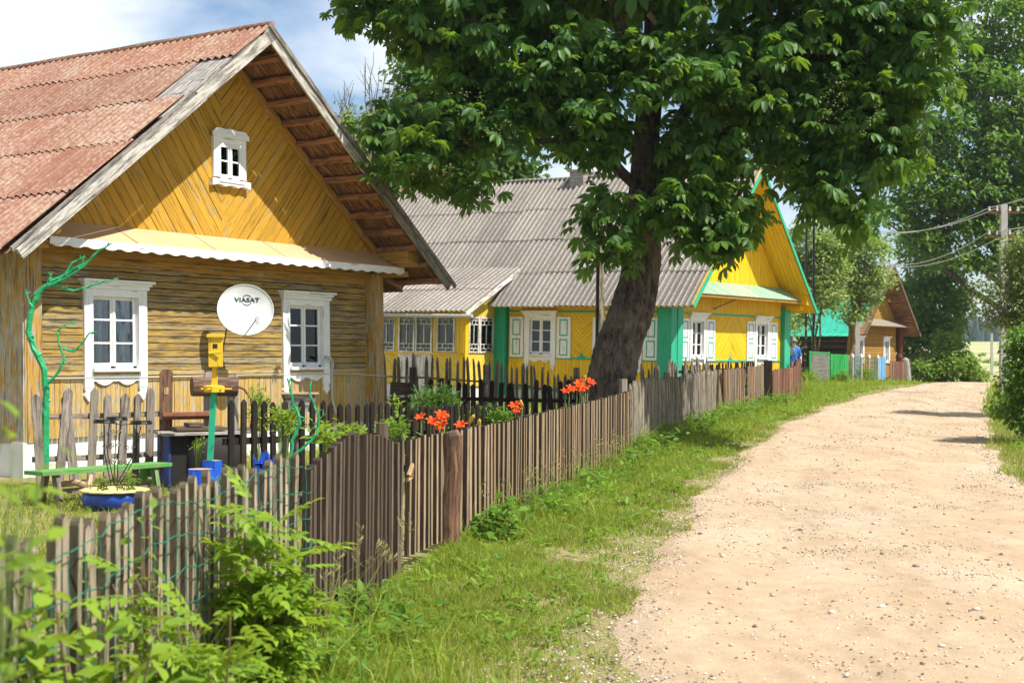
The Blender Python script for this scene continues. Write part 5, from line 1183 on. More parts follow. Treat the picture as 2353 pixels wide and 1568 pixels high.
def stand():
    o = Vector((-3.98, 15.0, .15)); H = thing('flower_stand', o, label='black wrought-iron stand with three empty pot rings', cat='flower stand')
    tops = [at(240, 969, 15), at(268, 963, 15.2), at(325, 972, 15)]; b = at(262, 1112, 15); m = MB()
    for i, t in enumerate(tops):
        q = b + Vector(((i - 1) * .03, 0, 0)); mid = q.lerp(t, .5) + Vector(((-.03, 0, .05)[i], 0, 0)); m.tube([q, mid, t - Vector((0, 0, .03))], .0055, 5); m.tube([q + Vector((.03, .02, 0)), mid + Vector((.03, 0, 0)), t + Vector((-.05 if i == 2 else .05, 0, -.01))], .005, 5)
    m.build('rods', M['iron'], H, o)
    for t in tops:
        m = MB(); m.tube([t + Vector((.105 * math.cos(a), .105 * math.sin(a), 0)) for a in np.linspace(0, 2 * PI, 25)], .009, 5, cap=False); m.tube([t + Vector((.105 * math.cos(a), .105 * math.sin(a), .02)) for a in np.linspace(0, 2 * PI, 25)], .005, 5, cap=False); m.build('pot_ring', M['iron'], H, o)
    m = MB()
    for i, t in enumerate(tops):
        for f in (.35, .6, .8):
            for sg in (-1, 1):
                c = b.lerp(t, f) + Vector((sg * .03, -.01, 0)); m = MB(); m.tube([c + Vector((sg * (.026 * (1 - k / 18)) * math.cos(k * .55), 0, .026 * (1 - k / 18) * math.sin(k * .55))) for k in range(15)], .0035, 4); m.build('scroll', M['iron'], H, o)
    m = MB(); m.tube([tops[0], tops[0].lerp(tops[2], .5) - Vector((0, 0, .02)), tops[2]], .004, 4); m.build('cross_wire', M['iron'], H, o)
stand()
def bench():
    a = Vector((-4.93, 15.3, 0)); b = Vector((-3.92, 16.7, 0)); d = (b - a).normalized(); s = Vector((-d.y, d.x, 0)); H = thing('garden_bench', a, label='low green plank bench with splayed legs', cat='bench'); m = MB()
    m.beam(a - s * .07 + Vector((0, 0, .33)), b - s * .07 + Vector((0, 0, .33)), .15, .04, s); m.beam(a + s * .09 + Vector((0, 0, .33)), b + s * .09 + Vector((0, 0, .328)), .15, .04, s); m.build('seat', M['bench_green'], H, a)
    for f in (.12, .88):
        for sg in (-1, 1):
            p = a.lerp(b, f); m = MB(); m.beam(p + s * sg * .16 - d * .0 + Vector((0, 0, -.03)), p + s * sg * .08 + Vector((0, 0, .31)), .07, .05, s); m.build('leg', M['bench_green'] if f > .5 else M['pick_grey'], H, a)
    m = MB(); m.beam(a.lerp(b, .12) + Vector((0, 0, .12)), a.lerp(b, .88) + Vector((0, 0, .12)), .05, .03); m.build('stretcher', M['pick_grey'], H, a)
bench()
def log_on_ground():
    o = at(175, 1108, 15.6); H = thing('dead_log', o, label='barkless branch lying under the green bench', cat='branch'); m = MB(); m.tube([at(140, 1112, 15.7), at(175, 1107, 15.6), at(205, 1118, 15.4), at(215, 1135, 15.2)], [.03, .035, .03, .018], 7, .1); m.tube([at(205, 1118, 15.4), at(210, 1090, 15.5)], [.025, .02], 6, .1); m.build('branch', M['cutwood'], H, o)
log_on_ground()
def painted_branch(name, label, Y, segs, base):
    o = Vector((at(base[0], base[1], Y).x, Y, 0)); H = thing(name, o, label=label, cat='branch'); m = MB()
    for k, (pts, r0, r1) in enumerate(segs):
        P = [at(x, y, Y - .03 * (k % 3)) for x, y in pts]; Q = []
        for i in range(len(P) - 1):
            for t in (0, .33, .66): Q.append(P[i].lerp(P[i + 1], t) + Vector((R.uniform(-1, 1), R.uniform(-1, 1), R.uniform(-1, 1))) * .006)
        Q.append(P[-1]); n = len(Q); m.tube(Q, [.82 * (r0 + (r1 - r0) * i / (n - 1)) for i in range(n)], 8, .16)
        for i in range(2, n - 1, 3): m.tube([Q[i], Q[i] + Vector((R.uniform(-1, 1), R.uniform(-.3, .3), R.uniform(-.2, 1))).normalized() * .05], [r1 * 1.2, r1 * .5], 5, .1)
    m.build('branches', M['branch_green'], H, o); return H
painted_branch('painted_branch', 'large dead branch painted green, standing before the left corner of the ochre house', 17.5,
    [([(103, 1085), (104, 955), (108, 905), (102, 850), (78, 800), (66, 762), (74, 700), (96, 662), (135, 640)], .055, .034),
     ([(135, 640), (165, 620), (205, 598), (232, 572), (256, 558)], .030, .009), ([(110, 655), (150, 640), (200, 605)], .022, .009), ([(120, 655), (170, 668), (200, 660), (240, 645), (272, 640)], .019, .008),
     ([(74, 705), (66, 690), (60, 665)], .018, .009), ([(150, 632), (165, 605), (195, 590)], .022, .012), ([(108, 652), (120, 625)], .016, .008), ([(185, 615), (193, 585)], .012, .006),
     ([(108, 882), (135, 855), (148, 825), (135, 790), (130, 760), (150, 745), (172, 742)], .022, .008), ([(145, 800), (170, 808), (188, 790), (205, 765), (222, 762)], .018, .009), ([(142, 832), (165, 838)], .012, .006)], (103, 1085))
H = painted_branch('painted_branch', 'small forked branch with green paint before the black picket fence', 12.0,
    [([(668, 1175), (668, 1060), (672, 1010), (690, 975), (685, 945), (672, 925), (668, 895), (660, 868)], .020, .008), ([(668, 1050), (700, 1025), (728, 1000), (734, 960), (722, 930), (712, 905), (714, 880)], .014, .007), ([(734, 962), (748, 950)], .007, .004), ([(682, 945), (668, 938)], .007, .004)], (668, 1175))
def trough():
    o = at(688, 925, 17.3); o.z = 0; H = thing('feeding_trough', o, label='weathered hopper-shaped wooden box on a stand under the second window', cat='trough'); a = at(688, 905, 17.3); m = MB()
    for sg in (-1, 1): m.prism([(-.19, 0), (.19, 0), (.12, -.2), (-.12, -.2)], (a.x, a.y + sg * .1, a.z), (1, 0, 0), (0, 0, 1), (0, 1, 0), .02, (1, 0))
    m.beam(a + Vector((-.19, 0, 0)), a + Vector((-.12, 0, -.2)), .02, .2, (1, 0, 0)); m.beam(a + Vector((.19, 0, 0)), a + Vector((.12, 0, -.2)), .02, .2, (1, 0, 0)); m.build('hopper', M['grey_wood'], H, o)
    m = MB(); m.beam(a + Vector((-.21, 0, .01)), a + Vector((.21, 0, .01)), .26, .02, (0, 1, 0)); m.build('lid', M['cutwood'], H, o)
    m = MB(); m.tube([Vector((a.x, a.y, -.1)), Vector((a.x, a.y, a.z - .2))], .04, 7, .05); m.build('stand', M['grey_wood'], H, o)
trough()
o = Vector((1.98, 33.0, G(33))); H = thing('wooden_pole', o, label='thin pale wooden pole in front of the yellow house, left of the trunk', cat='pole'); m = MB(); m.beam(o - Vector((0, 0, .2)), o + Vector((.02, 0, 4.3)), .10, .08); m.build('shaft', M['pick_pale'], H, o); m = MB(); m.beam(o + Vector((-.1, .02, -.2)), o + Vector((-.07, .02, 4.1)), .07, .06); m.build('brace', M['pick_black'], H, o)

# lilies
def lily(Y, flowers, label):
    flowers = [(a, b, c * .66, d) for a, b, c, d in flowers]
    o = Vector((at(flowers[0][0], 900, Y).x, Y, 0)); H = thing('red_lily', o, label=label, cat='flower', group='orange-red lilies behind the street fence'); st = MB()
    for k, (px, py, s, kind) in enumerate(flowers):
        p = at(px, py, Y + .05 * k); st.tube([Vector((o.x + .04 * k, Y, 0)), Vector((p.x * .7 + o.x * .3, Y, p.z * .6)), p], .006, 5)
        m = MB(); T = Vector((R.uniform(-.5, .5), -.45, .8)).normalized()
        if kind: m.tube([p, p + T * .03, p + T * .09, p + T * .11], [.008, .02, .016, .003], 7); m.build('bud', M['bud'], H, o); continue
        ax = T.cross(Vector((0, 1, .2))).normalized(); ay = T.cross(ax)
        for i in range(6):
            a = i * PI / 3 + R.uniform(-.1, .1); r = ax * math.cos(a) + ay * math.sin(a); w = T.cross(r) * (.021 * s); q = [p, p + (T * .035 + r * .015) * s, p + (T * .075 + r * .045) * s, p + (T * .085 + r * .08) * s, p + (T * .07 + r * .10) * s]
            vs = [q[0], q[1] - w * .7, q[1] + w * .7, q[2] - w, q[2] + w, q[3] - w * .8, q[3] + w * .8, q[4]]; m.add(vs, [(0, 1, 2), (1, 3, 4, 2), (3, 5, 6, 4), (5, 7, 6)])
        m.build('flower', M['petal'], H, o)
    for z in np.arange(.2, .9, .06):
        a = R.uniform(0, 6.3); c = Vector((o.x + .02, Y, z)); d = Vector((math.cos(a), math.sin(a), .4)) * .11; w = Vector((-math.sin(a), math.cos(a), 0)) * .009; st.add([c, c + d * .5 + w, c + d, c + d * .5 - w], [(0, 1, 2, 3)])
    st.build('stem', M['stem'], H, o)
lily(12.9, [(990, 978, 1.15, 0), (1012, 962, 1.1, 0), (1022, 975, 1.2, 0), (1018, 990, 1.1, 0)], 'cluster of four orange-red lilies left of the cracked log post')
lily(13.6, [(1060, 985, 1.1, 0), (1078, 972, 1, 1)], 'single orange lily with a bud just right of the cracked log post')
lily(17.0, [(1184, 940, 1.35, 0), (1190, 950, 1.1, 0), (1200, 935, 1, 1)], 'pair of orange lilies above the middle of the long brown fence')
lily(20.0, [(1298, 905, 1.2, 0), (1308, 900, 1.4, 0)], 'two orange lilies left of the dense lily clump near the trunk')
lily(20.5, [(1325, 893, 1.4, 0), (1337, 902, 1.4, 0), (1333, 886, 1.4, 0), (1345, 898, 1.3, 0), (1352, 884, 1.4, 0), (1342, 876, 1, 1)], 'dense clump of orange-red lilies in front of the chestnut trunk')
lily(13.1, [(968, 965, .9, 0), (1100, 985, .8, 1)], 'small half-hidden lily at the left end of the lily row')

# ------------------------------------------------------------------ person beyond the reddish fence
def person():
    o = Vector((9.55, 50.2, G(50.2))); me = bpy.data.meshes.new('person'); J = {}
    def v(n, x, y, z, r): J[n] = (len(J), (x, y, z), r)
    for a in (('pel', 0, 0, .95, .15), ('bel', 0, .0, 1.08, .15), ('che', 0, -.0, 1.3, .175), ('shm', 0, .0, 1.44, .12), ('nck', 0, 0, 1.51, .062), ('chn', 0, -.02, 1.58, .075), ('hed', 0, -.01, 1.66, .10), ('top', 0, .0, 1.72, .075),
              ('shl', .17, 0, 1.42, .075), ('ell', .25, .02, 1.15, .055), ('wrl', .2, -.16, .98, .038), ('hnl', .17, -.24, .95, .04), ('shr', -.17, 0, 1.42, .075), ('elr', -.26, .02, 1.16, .055), ('wrr', -.25, -.12, .95, .038), ('hnr', -.24, -.2, .92, .04),
              ('hpl', .1, 0, .88, .10), ('knl', .11, -.02, .5, .07), ('anl', .11, .02, .1, .05), ('tol', .12, -.15, .05, .04), ('hpr', -.1, 0, .88, .10), ('knr', -.11, -.02, .5, .07), ('anr', -.11, .02, .1, .05), ('tor', -.12, -.15, .05, .04)): v(*a)
    E = [('pel', 'bel'), ('bel', 'che'), ('che', 'shm'), ('shm', 'nck'), ('nck', 'chn'), ('chn', 'hed'), ('hed', 'top'), ('shm', 'shl'), ('shl', 'ell'), ('ell', 'wrl'), ('wrl', 'hnl'), ('shm', 'shr'), ('shr', 'elr'), ('elr', 'wrr'), ('wrr', 'hnr'), ('pel', 'hpl'), ('hpl', 'knl'), ('knl', 'anl'), ('anl', 'tol'), ('pel', 'hpr'), ('hpr', 'knr'), ('knr', 'anr'), ('anr', 'tor')]
    def fingers(side):
        b = 'hnl' if side > 0 else 'hnr'; _, (x, y, z), _r = J[b]
        for k in range(5):
            n = b + 'f%d' % k; fx = x + (k - 2) * .018 if k < 4 else x - side * .05; L = (.07, .08, .075, .06, .045)[k]
            v(n + 'a', fx, y - .03 - L * .4, z - .01, .009); v(n + 'b', fx, y - .02 - L * .8, z - .04, .008); E.append((b, n + 'a')); E.append((n + 'a', n + 'b'))
    fingers(1); fingers(-1)
    me.from_pydata([j[1] for j in J.values()], [(J[a][0], J[b][0]) for a, b in E], [])
    ob = bpy.data.objects.new('person_source', me); COL.objects.link(ob); sk = ob.modifiers.new('skin', 'SKIN')
    for i, j in enumerate(J.values()): me.skin_vertices[0].data[i].radius = (j[2], j[2]); me.skin_vertices[0].data[i].use_root = (i == 0)
    sb = ob.modifiers.new('sub', 'SUBSURF'); sb.levels = 2; dg = bpy.context.evaluated_depsgraph_get(); dg.update(); m2 = bpy.data.meshes.new_from_object(ob.evaluated_get(dg)); bpy.data.objects.remove(ob)
    m2.materials.clear()
    for mm in ('skin', 'cloth_blue', 'cloth_dark', 'black'): m2.materials.append(M[mm])
    for p in m2.polygons:
        c = p.center; r = math.hypot(c.x, c.y); p.use_smooth = True
        if c.z > 1.47: p.material_index = 0
        elif abs(c.x) > .2 and c.z < 1.14 or (c.y < -.14 and .8 < c.z < 1.1): p.material_index = 0
        elif c.z > .92: p.material_index = 1
        elif c.z > .1: p.material_index = 2
        else: p.material_index = 3
    root = thing('person', o, (0, 0, .12), 'person in a blue shirt and pale cap standing beyond the reddish fence', 'person')
    b = bpy.data.objects.new('body', m2); COL.objects.link(b); b.parent = root
    m = MB(); m.lathe([(.108, 1.66), (.112, 1.70), (.10, 1.76), (.06, 1.80), (.001, 1.81)], (0, -.0, 0), 18); m.lathe([(.001, 1.685), (.10, 1.68), (.11, 1.675)], (0, -.09, 0), 14, None, (.85, .9)); m.build('cap', M['cap'], root, smooth=True)
    m = MB(); m.lathe([(.104, 1.60), (.108, 1.66)], (0, .012, 0), 18); m.build('hair', M['hair'], root)
    m = MB()
    for sx in (-1, 1): m.lathe([(.012, -.004), (.001, .004)], (sx * .036, -.103, 1.655), 8, (0, -1, 0))
    m.build('eyes', M['black'], root)
    m = MB(); m.tube([(0, -.098, 1.655), (0, -.125, 1.625), (0, -.1, 1.615)], [.008, .015, .008], 6); m.tube([(-.105, 0, 1.63), (-.115, 0, 1.66)], .018, 6); m.tube([(.105, 0, 1.63), (.115, 0, 1.66)], .018, 6); m.build('nose_and_ears', M['skin'], root)
    m = MB(); m.beam((-.025, -.1, 1.585), (.025, -.1, 1.585), .008, .006); m.build('mouth', M['rust'], root)
person()

# ------------------------------------------------------------------ poles and wires
def power_pole(px, top, bot, Y, w, label):
    a = at(px, bot, Y); t = at(px, top, Y); o = Vector((a.x, Y, a.z)); H = thing('power_pole', o, label=label, cat='power pole'); m = MB(); m.beam(o - Vector((0, 0, .6)), Vector((t.x, Y, t.z)), w, w * .9, (1, 0, 0), .75); m.build('shaft', M['concrete'], H, o); return H, Vector((t.x, Y, t.z))
H, T1 = power_pole(2306, 470, 905, 47, .26, 'grey concrete power pole with insulators on the right of the road')
for k in range(2):
    m = MB(); z = T1.z - .25 - k * .75; m.beam((T1.x - .5, T1.y, z), (T1.x + .5, T1.y, z), .06, .06); m.build('crossarm', M['rust'], H, H.location)
    for dx in (-.45, -.2, .2, .45): m = MB(); m.lathe([(.001, .16), (.035, .14), (.03, .08), (.05, .04), (.02, 0)], (T1.x + dx, T1.y, z + .03), 8); m.build('insulator', M['white_old'], H, H.location)
H2, T2 = power_pole(1969, 575, 835, 70, .26, 'grey pole rising through the apple trees before the brown house')
H3, T3 = power_pole(2278, 765, 852, 120, .2, 'small distant pole standing in the pale field')
for dx, lab in ((0, 'left one of two thin dark masts behind the yellow house'), (17, 'right one of two thin dark masts behind the yellow house')):
    t = at(1853 + dx, 455 if not dx else 468, 60); b = at(1853 + dx, 800, 60); o = Vector((t.x, t.y, G(60))); H = thing('aerial_mast', o, label=lab, cat='mast'); m = MB(); m.tube([o, t], .05, 6); m.build('mast', M['iron'], H, o)
    m = MB(); m.beam(t + Vector((-.15, 0, -.3)), t + Vector((.15, 0, -.3)), .12, .12); m.build('junction_box', M['iron'], H, o)
def wire(a, b, sag, label, r=.014, mat='cable'):
    o = Vector(a); m = MB(); m.tube([Vector(a).lerp(Vector(b), t) - Vector((0, 0, sag * 4 * t * (1 - t))) for t in np.linspace(0, 1, 17)], r, 4); ob = m.build('power_line', M[mat], None, o); ob.location = o; tag(ob, label, 'power line', 'overhead power lines'); return ob
for k, (dx, dz, Yb, pb) in enumerate(((-.45, -.1, 60, (1871, 492)), (-.2, -.1, 60, (1871, 487)), (-.45, -.85, 64, (1969, 545)), (.2, -.85, 64, (1969, 552)))):
    wire((T1.x + dx, T1.y, T1.z + dz), at(pb[0], pb[1] + (35 if Yb == 64 else 0), Yb if Yb < 64 else 70), .8, ('lowest-hung line from the concrete power pole to the aerial masts', 'upper line from the concrete power pole to the aerial masts', 'upper line from the lower crossarm to the pole in the apple trees', 'lower line from the lower crossarm to the pole in the apple trees')[k])
for k, (dx, dz) in enumerate(((-.45, -.1), (.45, -.1), (-.2, -.85), (.45, -.85))):
    wire((T1.x + dx, T1.y, T1.z + dz), (12.5 + dx + .4 * k, 8, 8.2 + dz), .9, ('line leaving the left end of the upper crossarm towards the right edge', 'line leaving the right end of the upper crossarm towards the right edge', 'line leaving the left of the lower crossarm towards the right edge', 'line leaving the right end of the lower crossarm towards the right edge')[k])

# ------------------------------------------------------------------ trees
def cl(px, py, Y, rx, ry, rd, w=1.0):
    p = at(px, py, Y); s = Y / 3400; return (p.x, p.y, p.z, rx * s, rd, ry * s, w)
def chestnut():
    Y = 24.6; T = []
    for px, py, r, dy in ((1398, 905, .43, 0), (1401, 880, .40, 0), (1412, 830, .385, 0), (1426, 780, .385, 0), (1450, 719, .375, 0), (1466, 655, .335, .05), (1477, 598, .31, .1), (1481, 540, .285, .1), (1482, 440, .25, .15), (1484, 340, .215, .2), (1494, 240, .205, .2), (1506, 130, .19, .3), (1508, 20, .165, .3), (1515, -80, .14, .3), (1530, -220, .10, .3)):
        p = at(px, py, Y); T.append((Vector((p.x, p.y + dy, p.z)), r))
    b = Vector((T[0][0].x, Y, 0)); H = thing('chestnut_tree', b, label='big leaning horse chestnut with dark furrowed trunk behind the street fence', cat='tree')
    # trunk: finely divided so the bark has real furrows
    n = 40; rows = []; m = 90; P = [t[0] for t in T]; Rr = [t[1] for t in T]; idx = np.linspace(0, len(T) - 1, m); vs = []
    for q, i in enumerate(idx):
        k = min(int(i), len(T) - 2); f = i - k; c = P[k].lerp(P[k + 1], f); r = Rr[k] * (1 - f) + Rr[k + 1] * f
        if q == 0: c = c - Vector((0, 0, .4))
        for a in range(n):
            t = 2 * PI * a / n; rr = r * (1 + .035 * math.sin(a * 2.6 + c.z * 1.3) + .03 * math.sin(a * 5.1 + c.z * 3.1) + R.uniform(-.028, .028) + (.10 * max(0, math.sin(t * 2.5 + 1)) * max(0, 1 - c.z / .9)))
            vs.append((c.x + rr * math.cos(t), c.y + rr * math.sin(t), c.z + R.uniform(-.01, .01)))
    F = np.array([(j * n + a, j * n + (a + 1) % n, (j + 1) * n + (a + 1) % n, (j + 1) * n + a) for j in range(m - 1) for a in range(n)])
    fast_mesh('trunk', np.array(vs) - np.array(b), F, M['bark'], H, smooth=True)
    mb = MB(); tr = [t[0] for t in T]
    def br(i, pts, r0):
        q = tr[i]
        for k, e in enumerate(pts): limb(mb, q, e, r0 * (1 - k * .3), r0 * (.7 - k * .28) if k < 2 else r0 * .1, 8, .06, 5, .08); q = e
    br(9, [at(1250, 200, 24), at(1050, 190, 23.6), at(900, 260, 23.5)], .14); br(11, [at(1300, 90, 24), at(1050, 40, 24), at(850, 10, 24)], .13)
    br(8, [at(1350, 310, 23.6), at(1150, 330, 23.3), at(1000, 360, 23.2)], .10); br(8, [at(1600, 200, 25), at(1700, 60, 26), at(1850, -50, 26)], .15)
    br(7, [at(1620, 330, 24.4), at(1800, 250, 24.2), at(1950, 260, 24)], .12); br(11, [at(1650, 130, 24), at(1850, 120, 23.8), at(2060, 130, 23.6)], .13)
    br(7, [at(1550, 420, 24), at(1620, 470, 23.6)], .07); br(6, [at(1420, 500, 23.8), at(1380, 540, 23.5)], .05); br(10, [at(1400, -60, 23), at(1200, -160, 22.5)], .12)
    mb.build('branches', M['bark'], H, b)
    for px, py, dx, dz in ((1490, 30, .16, -.22), (1440, 238, .3, -.06)):
        c = MB(); p = at(px, py, Y - .35); c.beam(p, p + Vector((dx, 0, dz)), .10, .03, (0, 0, 1), .6); c.build('bare_wood_scar', M['cutwood'], H, b)
    C = [cl(860, 15, 24.0, 95, 45, .8), cl(980, 70, 24.2, 110, 70, 1.3), cl(1110, 150, 24, 120, 120, 1.6), cl(880, 300, 23.6, 75, 50, .7), cl(960, 355, 23.5, 100, 80, 1.0), cl(1030, 270, 23.8, 100, 80, 1.2), cl(1080, 412, 23.2, 48, 38, .6), cl(1120, 290, 23.5, 80, 65, 1.0),
         cl(1230, 220, 24, 100, 75, 1.4), cl(1340, 275, 23.6, 85, 60, .9), cl(1285, 345, 23.5, 38, 34, .4, .7), cl(1370, 370, 23.7, 45, 35, .5, .7), cl(1290, 150, 24, 110, 110, 1.8), cl(1400, 560, 23.6, 75, 62, .6, .8), cl(1375, 480, 23.7, 55, 40, .5, .6), cl(1585, 480, 23.7, 115, 100, .8), cl(1440, 470, 23.6, 60, 40, .4, .6), cl(1600, 360, 24, 110, 95, 1.1), cl(1640, 560, 23.6, 80, 42, .6), cl(1690, 480, 23.8, 60, 50, .6, .8),
         cl(1480, 150, 23.2, 160, 100, 1.0), cl(1400, 300, 23.9, 50, 50, .5, .7), cl(1660, 200, 24.5, 140, 140, 2.0), cl(1830, 120, 24.5, 150, 150, 2.0), cl(1850, 330, 24, 100, 110, 1.2), cl(1900, 440, 23.8, 90, 70, .9), cl(1968, 490, 23.6, 42, 55, .5), cl(1970, 280, 24, 120, 120, 1.4), cl(2070, 170, 24, 100, 120, 1.4), cl(2110, 60, 24, 80, 90, 1.2), cl(2040, 370, 23.8, 65, 60, .8), cl(2000, 60, 24.5, 150, 100, 1.8), cl(1745, 300, 24.2, 40, 40, .5, .6)]
    tpl = palmate()
    foliage('crown', C, 7900, tpl, .185, M['leaf_chest'], H, b, .3, 6, .16, .05, .42)
    U = [(.5, 24.5, 9.0, 3.6, 2.6, 1.6), (3.2, 25, 9.6, 3.6, 3.2, 2.0), (6.0, 24.6, 9.0, 2.6, 2.6, 1.8), (2.4, 25, 12, 3.6, 3.2, 2.2), (2.8, 24.6, 7.6, 3.2, 2.0, 1.2), (-1.2, 24.5, 8.3, 1.9, 1.8, 1.0)]
    foliage('upper_crown', U, 3300, tpl, .36, M['leaf_chest'], H, b, .4, 7, .25, .15, .3)
    D = [cl(1660, 215, 24, 60, 40, .3), cl(1000, 385, 23, 60, 30, .3), cl(1900, 200, 23.5, 80, 60, .3), cl(1620, 520, 23.2, 50, 20, .3)]
    foliage('yellowed_leaves', D, 26, leaf_shape(1, .5), .15, M['planter_y'], H, b, .2, 2, .05, .9)
    K = [cl(1040, 240, 23, 60, 50, .5), cl(1120, 270, 22.8, 60, 80, .5), cl(980, 380, 22.9, 70, 30, .4), cl(1950, 250, 23, 80, 80, .5)]
    P, O = clump_points(K, 700, .5, 9, .05); oct_ = np.array([(1, 0, 0), (-1, 0, 0), (0, 1, 0), (0, -1, 0), (0, 0, 1), (0, 0, -1)]) * 1.0; of = np.array([(0, 2, 4), (2, 1, 4), (1, 3, 4), (3, 0, 4), (2, 0, 5), (1, 2, 5), (3, 1, 5), (0, 3, 5)])
    k = len(P); V, F_ = instance(oct_, of, P, NR.uniform(.012, .022, k), NR.rand(k) * 6, NR.rand(k), NR.rand(k)); tag(fast_mesh('green_conkers', V - np.array(b), F_, M['leaf_olive'], H), kind='stuff')
chestnut()
tree('broadleaf_tree', (-2.5, 52, .3), [cl(930, 330, 52, 110, 110, 2.6), cl(1050, 260, 52, 130, 130, 3), cl(1160, 340, 52, 85, 90, 2), cl(900, 430, 51, 80, 50, 2), cl(1080, 400, 52, 100, 60, 2.4), cl(980, 180, 53, 70, 80, 2), cl(1210, 300, 51.5, 40, 16, .8, .4), cl(1205, 380, 51.5, 45, 14, .8, .4), cl(1170, 430, 52, 60, 40, 1.5)], .35, M['leaf_dark'], 17000, .28, 'dark leafy tree behind the two house roofs, left of the chestnut', sub=24, spread=.3)
def bare_tree():
    o = Vector((-4.6, 46, .3)); H = thing('bare_tree', o, label='nearly leafless tree with thin upright twigs above the right slope of the ochre roof', cat='tree'); mb = MB(); limb(mb, o - Vector((0, 0, .2)), at(850, 330, 46), .16, .07, 7)
    for bx, by, tips in ((850, 290, [(838, 130), (858, 118), (872, 150), (826, 160), (885, 165), (846, 175)]), (800, 300, [(790, 185), (775, 205), (812, 190), (765, 215)]), (880, 300, [(905, 150), (895, 190), (918, 200), (870, 210)])):
        q = at(bx, by, 46); limb(mb, at(850, 360, 46), q, .06, .03, 5)
        for x, y in tips:
            e = at(x, y, 46 + R.uniform(-.6, .6)); L = limb(mb, q, e, .022, .006, 4, .06, 6, 0)
            for k in (2, 3, 4): limb(mb, L[k], L[k] + Vector((R.uniform(-.35, .35), R.uniform(-.2, .2), R.uniform(.3, .7))), .010, .004, 4, .05, 3, 0)
    mb.build('trunk', M['bark2'], H, o)
    foliage('crown', [cl(800, 275, 46, 28, 55, .5), cl(865, 280, 46, 40, 30, .5), cl(840, 330, 46, 40, 40, .5)], 1300, diamond(1, .4), .14, M['leaf_olive'], H, o, .2, 12, .16)
bare_tree()
m = MB(); a, b = at(918, 440, 47), at(962, 385, 47); m.tube([a, b], .05, 6); m.tube([at(930, 425, 47), at(905, 400, 47), at(880, 392, 47)], [.03, .02, .01], 5)
ob = m.build('bare_branch', M['cutwood'], None, a); ob.location = a; tag(ob, 'pale stripped branch sticking up behind the left end of the grey roof', 'branch')
bx = at(2300, 900, 58)
tree('oak_tree', (29.5, 79, .3), [cl(2290, 60, 79, 110, 90, 2.6), cl(2200, 150, 78, 70, 90, 2), cl(2290, 210, 78, 100, 90, 2.6), cl(2210, 320, 78, 100, 90, 2.4), cl(2330, 330, 78, 90, 90, 2.4), cl(2120, 420, 78, 80, 70, 2), cl(2250, 440, 78, 100, 80, 2.4), cl(2050, 470, 78, 60, 50, 1.5, .7), cl(2340, 470, 78, 70, 70, 2), cl(2200, 560, 78, 90, 55, 2), cl(2110, 555, 78, 60, 35, 1.4, .7), cl(2290, 600, 78, 60, 35, 1.4), cl(2150, 500, 78, 60, 40, 1.4), cl(2420, 250, 80, 110, 200, 3), cl(2420, 480, 80, 90, 120, 3), cl(2130, 320, 78, 40, 60, 1.4), cl(2300, -80, 80, 140, 90, 3)], .5, M['leaf_mid'], 34000, .36, 'tall dense oak-like tree on the right above the power pole', bark=M['bark'], sub=34, spread=.34)
tree('roadside_tree', (24.5, 84, .1), [cl(2130, 620, 84, 60, 60, 2), cl(2150, 700, 84, 85, 70, 2.5), cl(2120, 780, 84, 80, 70, 2.5), cl(2190, 660, 84, 40, 50, 1.5), cl(2095, 700, 86, 50, 70, 2), cl(2160, 770, 83, 45, 55, 2), cl(2100, 560, 86, 40, 50, 1.5)], .25, M['leaf_mid'], 12000, .30, 'dark bushy tree right behind the brown house', sub=26, spread=.32)
tree('roadside_bush', (24.8, 79, .1), [cl(2160, 840, 79, 50, 32, 1.6), cl(2195, 832, 79, 40, 28, 1.6), cl(2238, 858, 79, 26, 17, 1.0), cl(2125, 850, 78.5, 35, 26, 1.2), cl(2175, 790, 80, 25, 30, 1.2)], .08, M['leaf_bright'], 7000, .24, 'bright green bush spilling over the road verge at the bend', 'bush')
for k, (cs, bx, lab, nn) in enumerate((([(1850, 560, 45, 55), (1885, 610, 60, 60), (1845, 650, 40, 50), (1905, 560, 40, 40), (1890, 680, 45, 30), (1835, 720, 22, 40)], (1885, 845), 'apple tree with forked trunk before the green tin roof', 9500), ([(1960, 640, 50, 40), (1990, 580, 45, 40), (1945, 580, 30, 40), (1985, 680, 40, 25), (2015, 640, 30, 25), (1955, 720, 25, 18)], (1952, 840), 'apple tree with slanting ochre trunk before the brown gable', 6500))):
    Yt = 64 + k * 3; b = at(bx[0], bx[1], Yt); b.z = G(Yt)
    tree('apple_tree', b, [cl(x, y, Yt, rx, ry, 1.1) for x, y, rx, ry in cs], .12 if k == 0 else .2, M['leaf_apple'], nn, .19, lab, group='apple trees by the far gardens', droop=.2, sub=22, spread=.24, bark=M['bark2'] if k == 0 else M['bark_ochre'], top=at(1870, 690, Yt) if k == 0 else at(1975, 620, Yt))
tree('shrub', (9.2, 47, .4), [cl(1814, 735, 47, 12, 42, .4), cl(1812, 790, 47, 8, 26, .3)], .03, M['leaf_apple'], 500, .11, 'narrow leafy shrub beside the right corner post of the yellow house', 'bush')
tree('roadside_bush', (13.2, 34, .3), [cl(2350, 640, 34, 40, 50, .7), cl(2365, 580, 34, 50, 55, .8), cl(2268, 668, 34, 30, 32, .5, .5), cl(2355, 700, 34, 42, 50, .8), cl(2275, 725, 34.5, 28, 28, .5, .5), cl(2430, 640, 34, 60, 90, 1), cl(2330, 745, 34, 30, 30, .6, .7)], .07, M['leaf_olive'], 11000, .105, 'pale olive-leaved bush with bare twigs on the right of the road', 'bush', spread=.12)
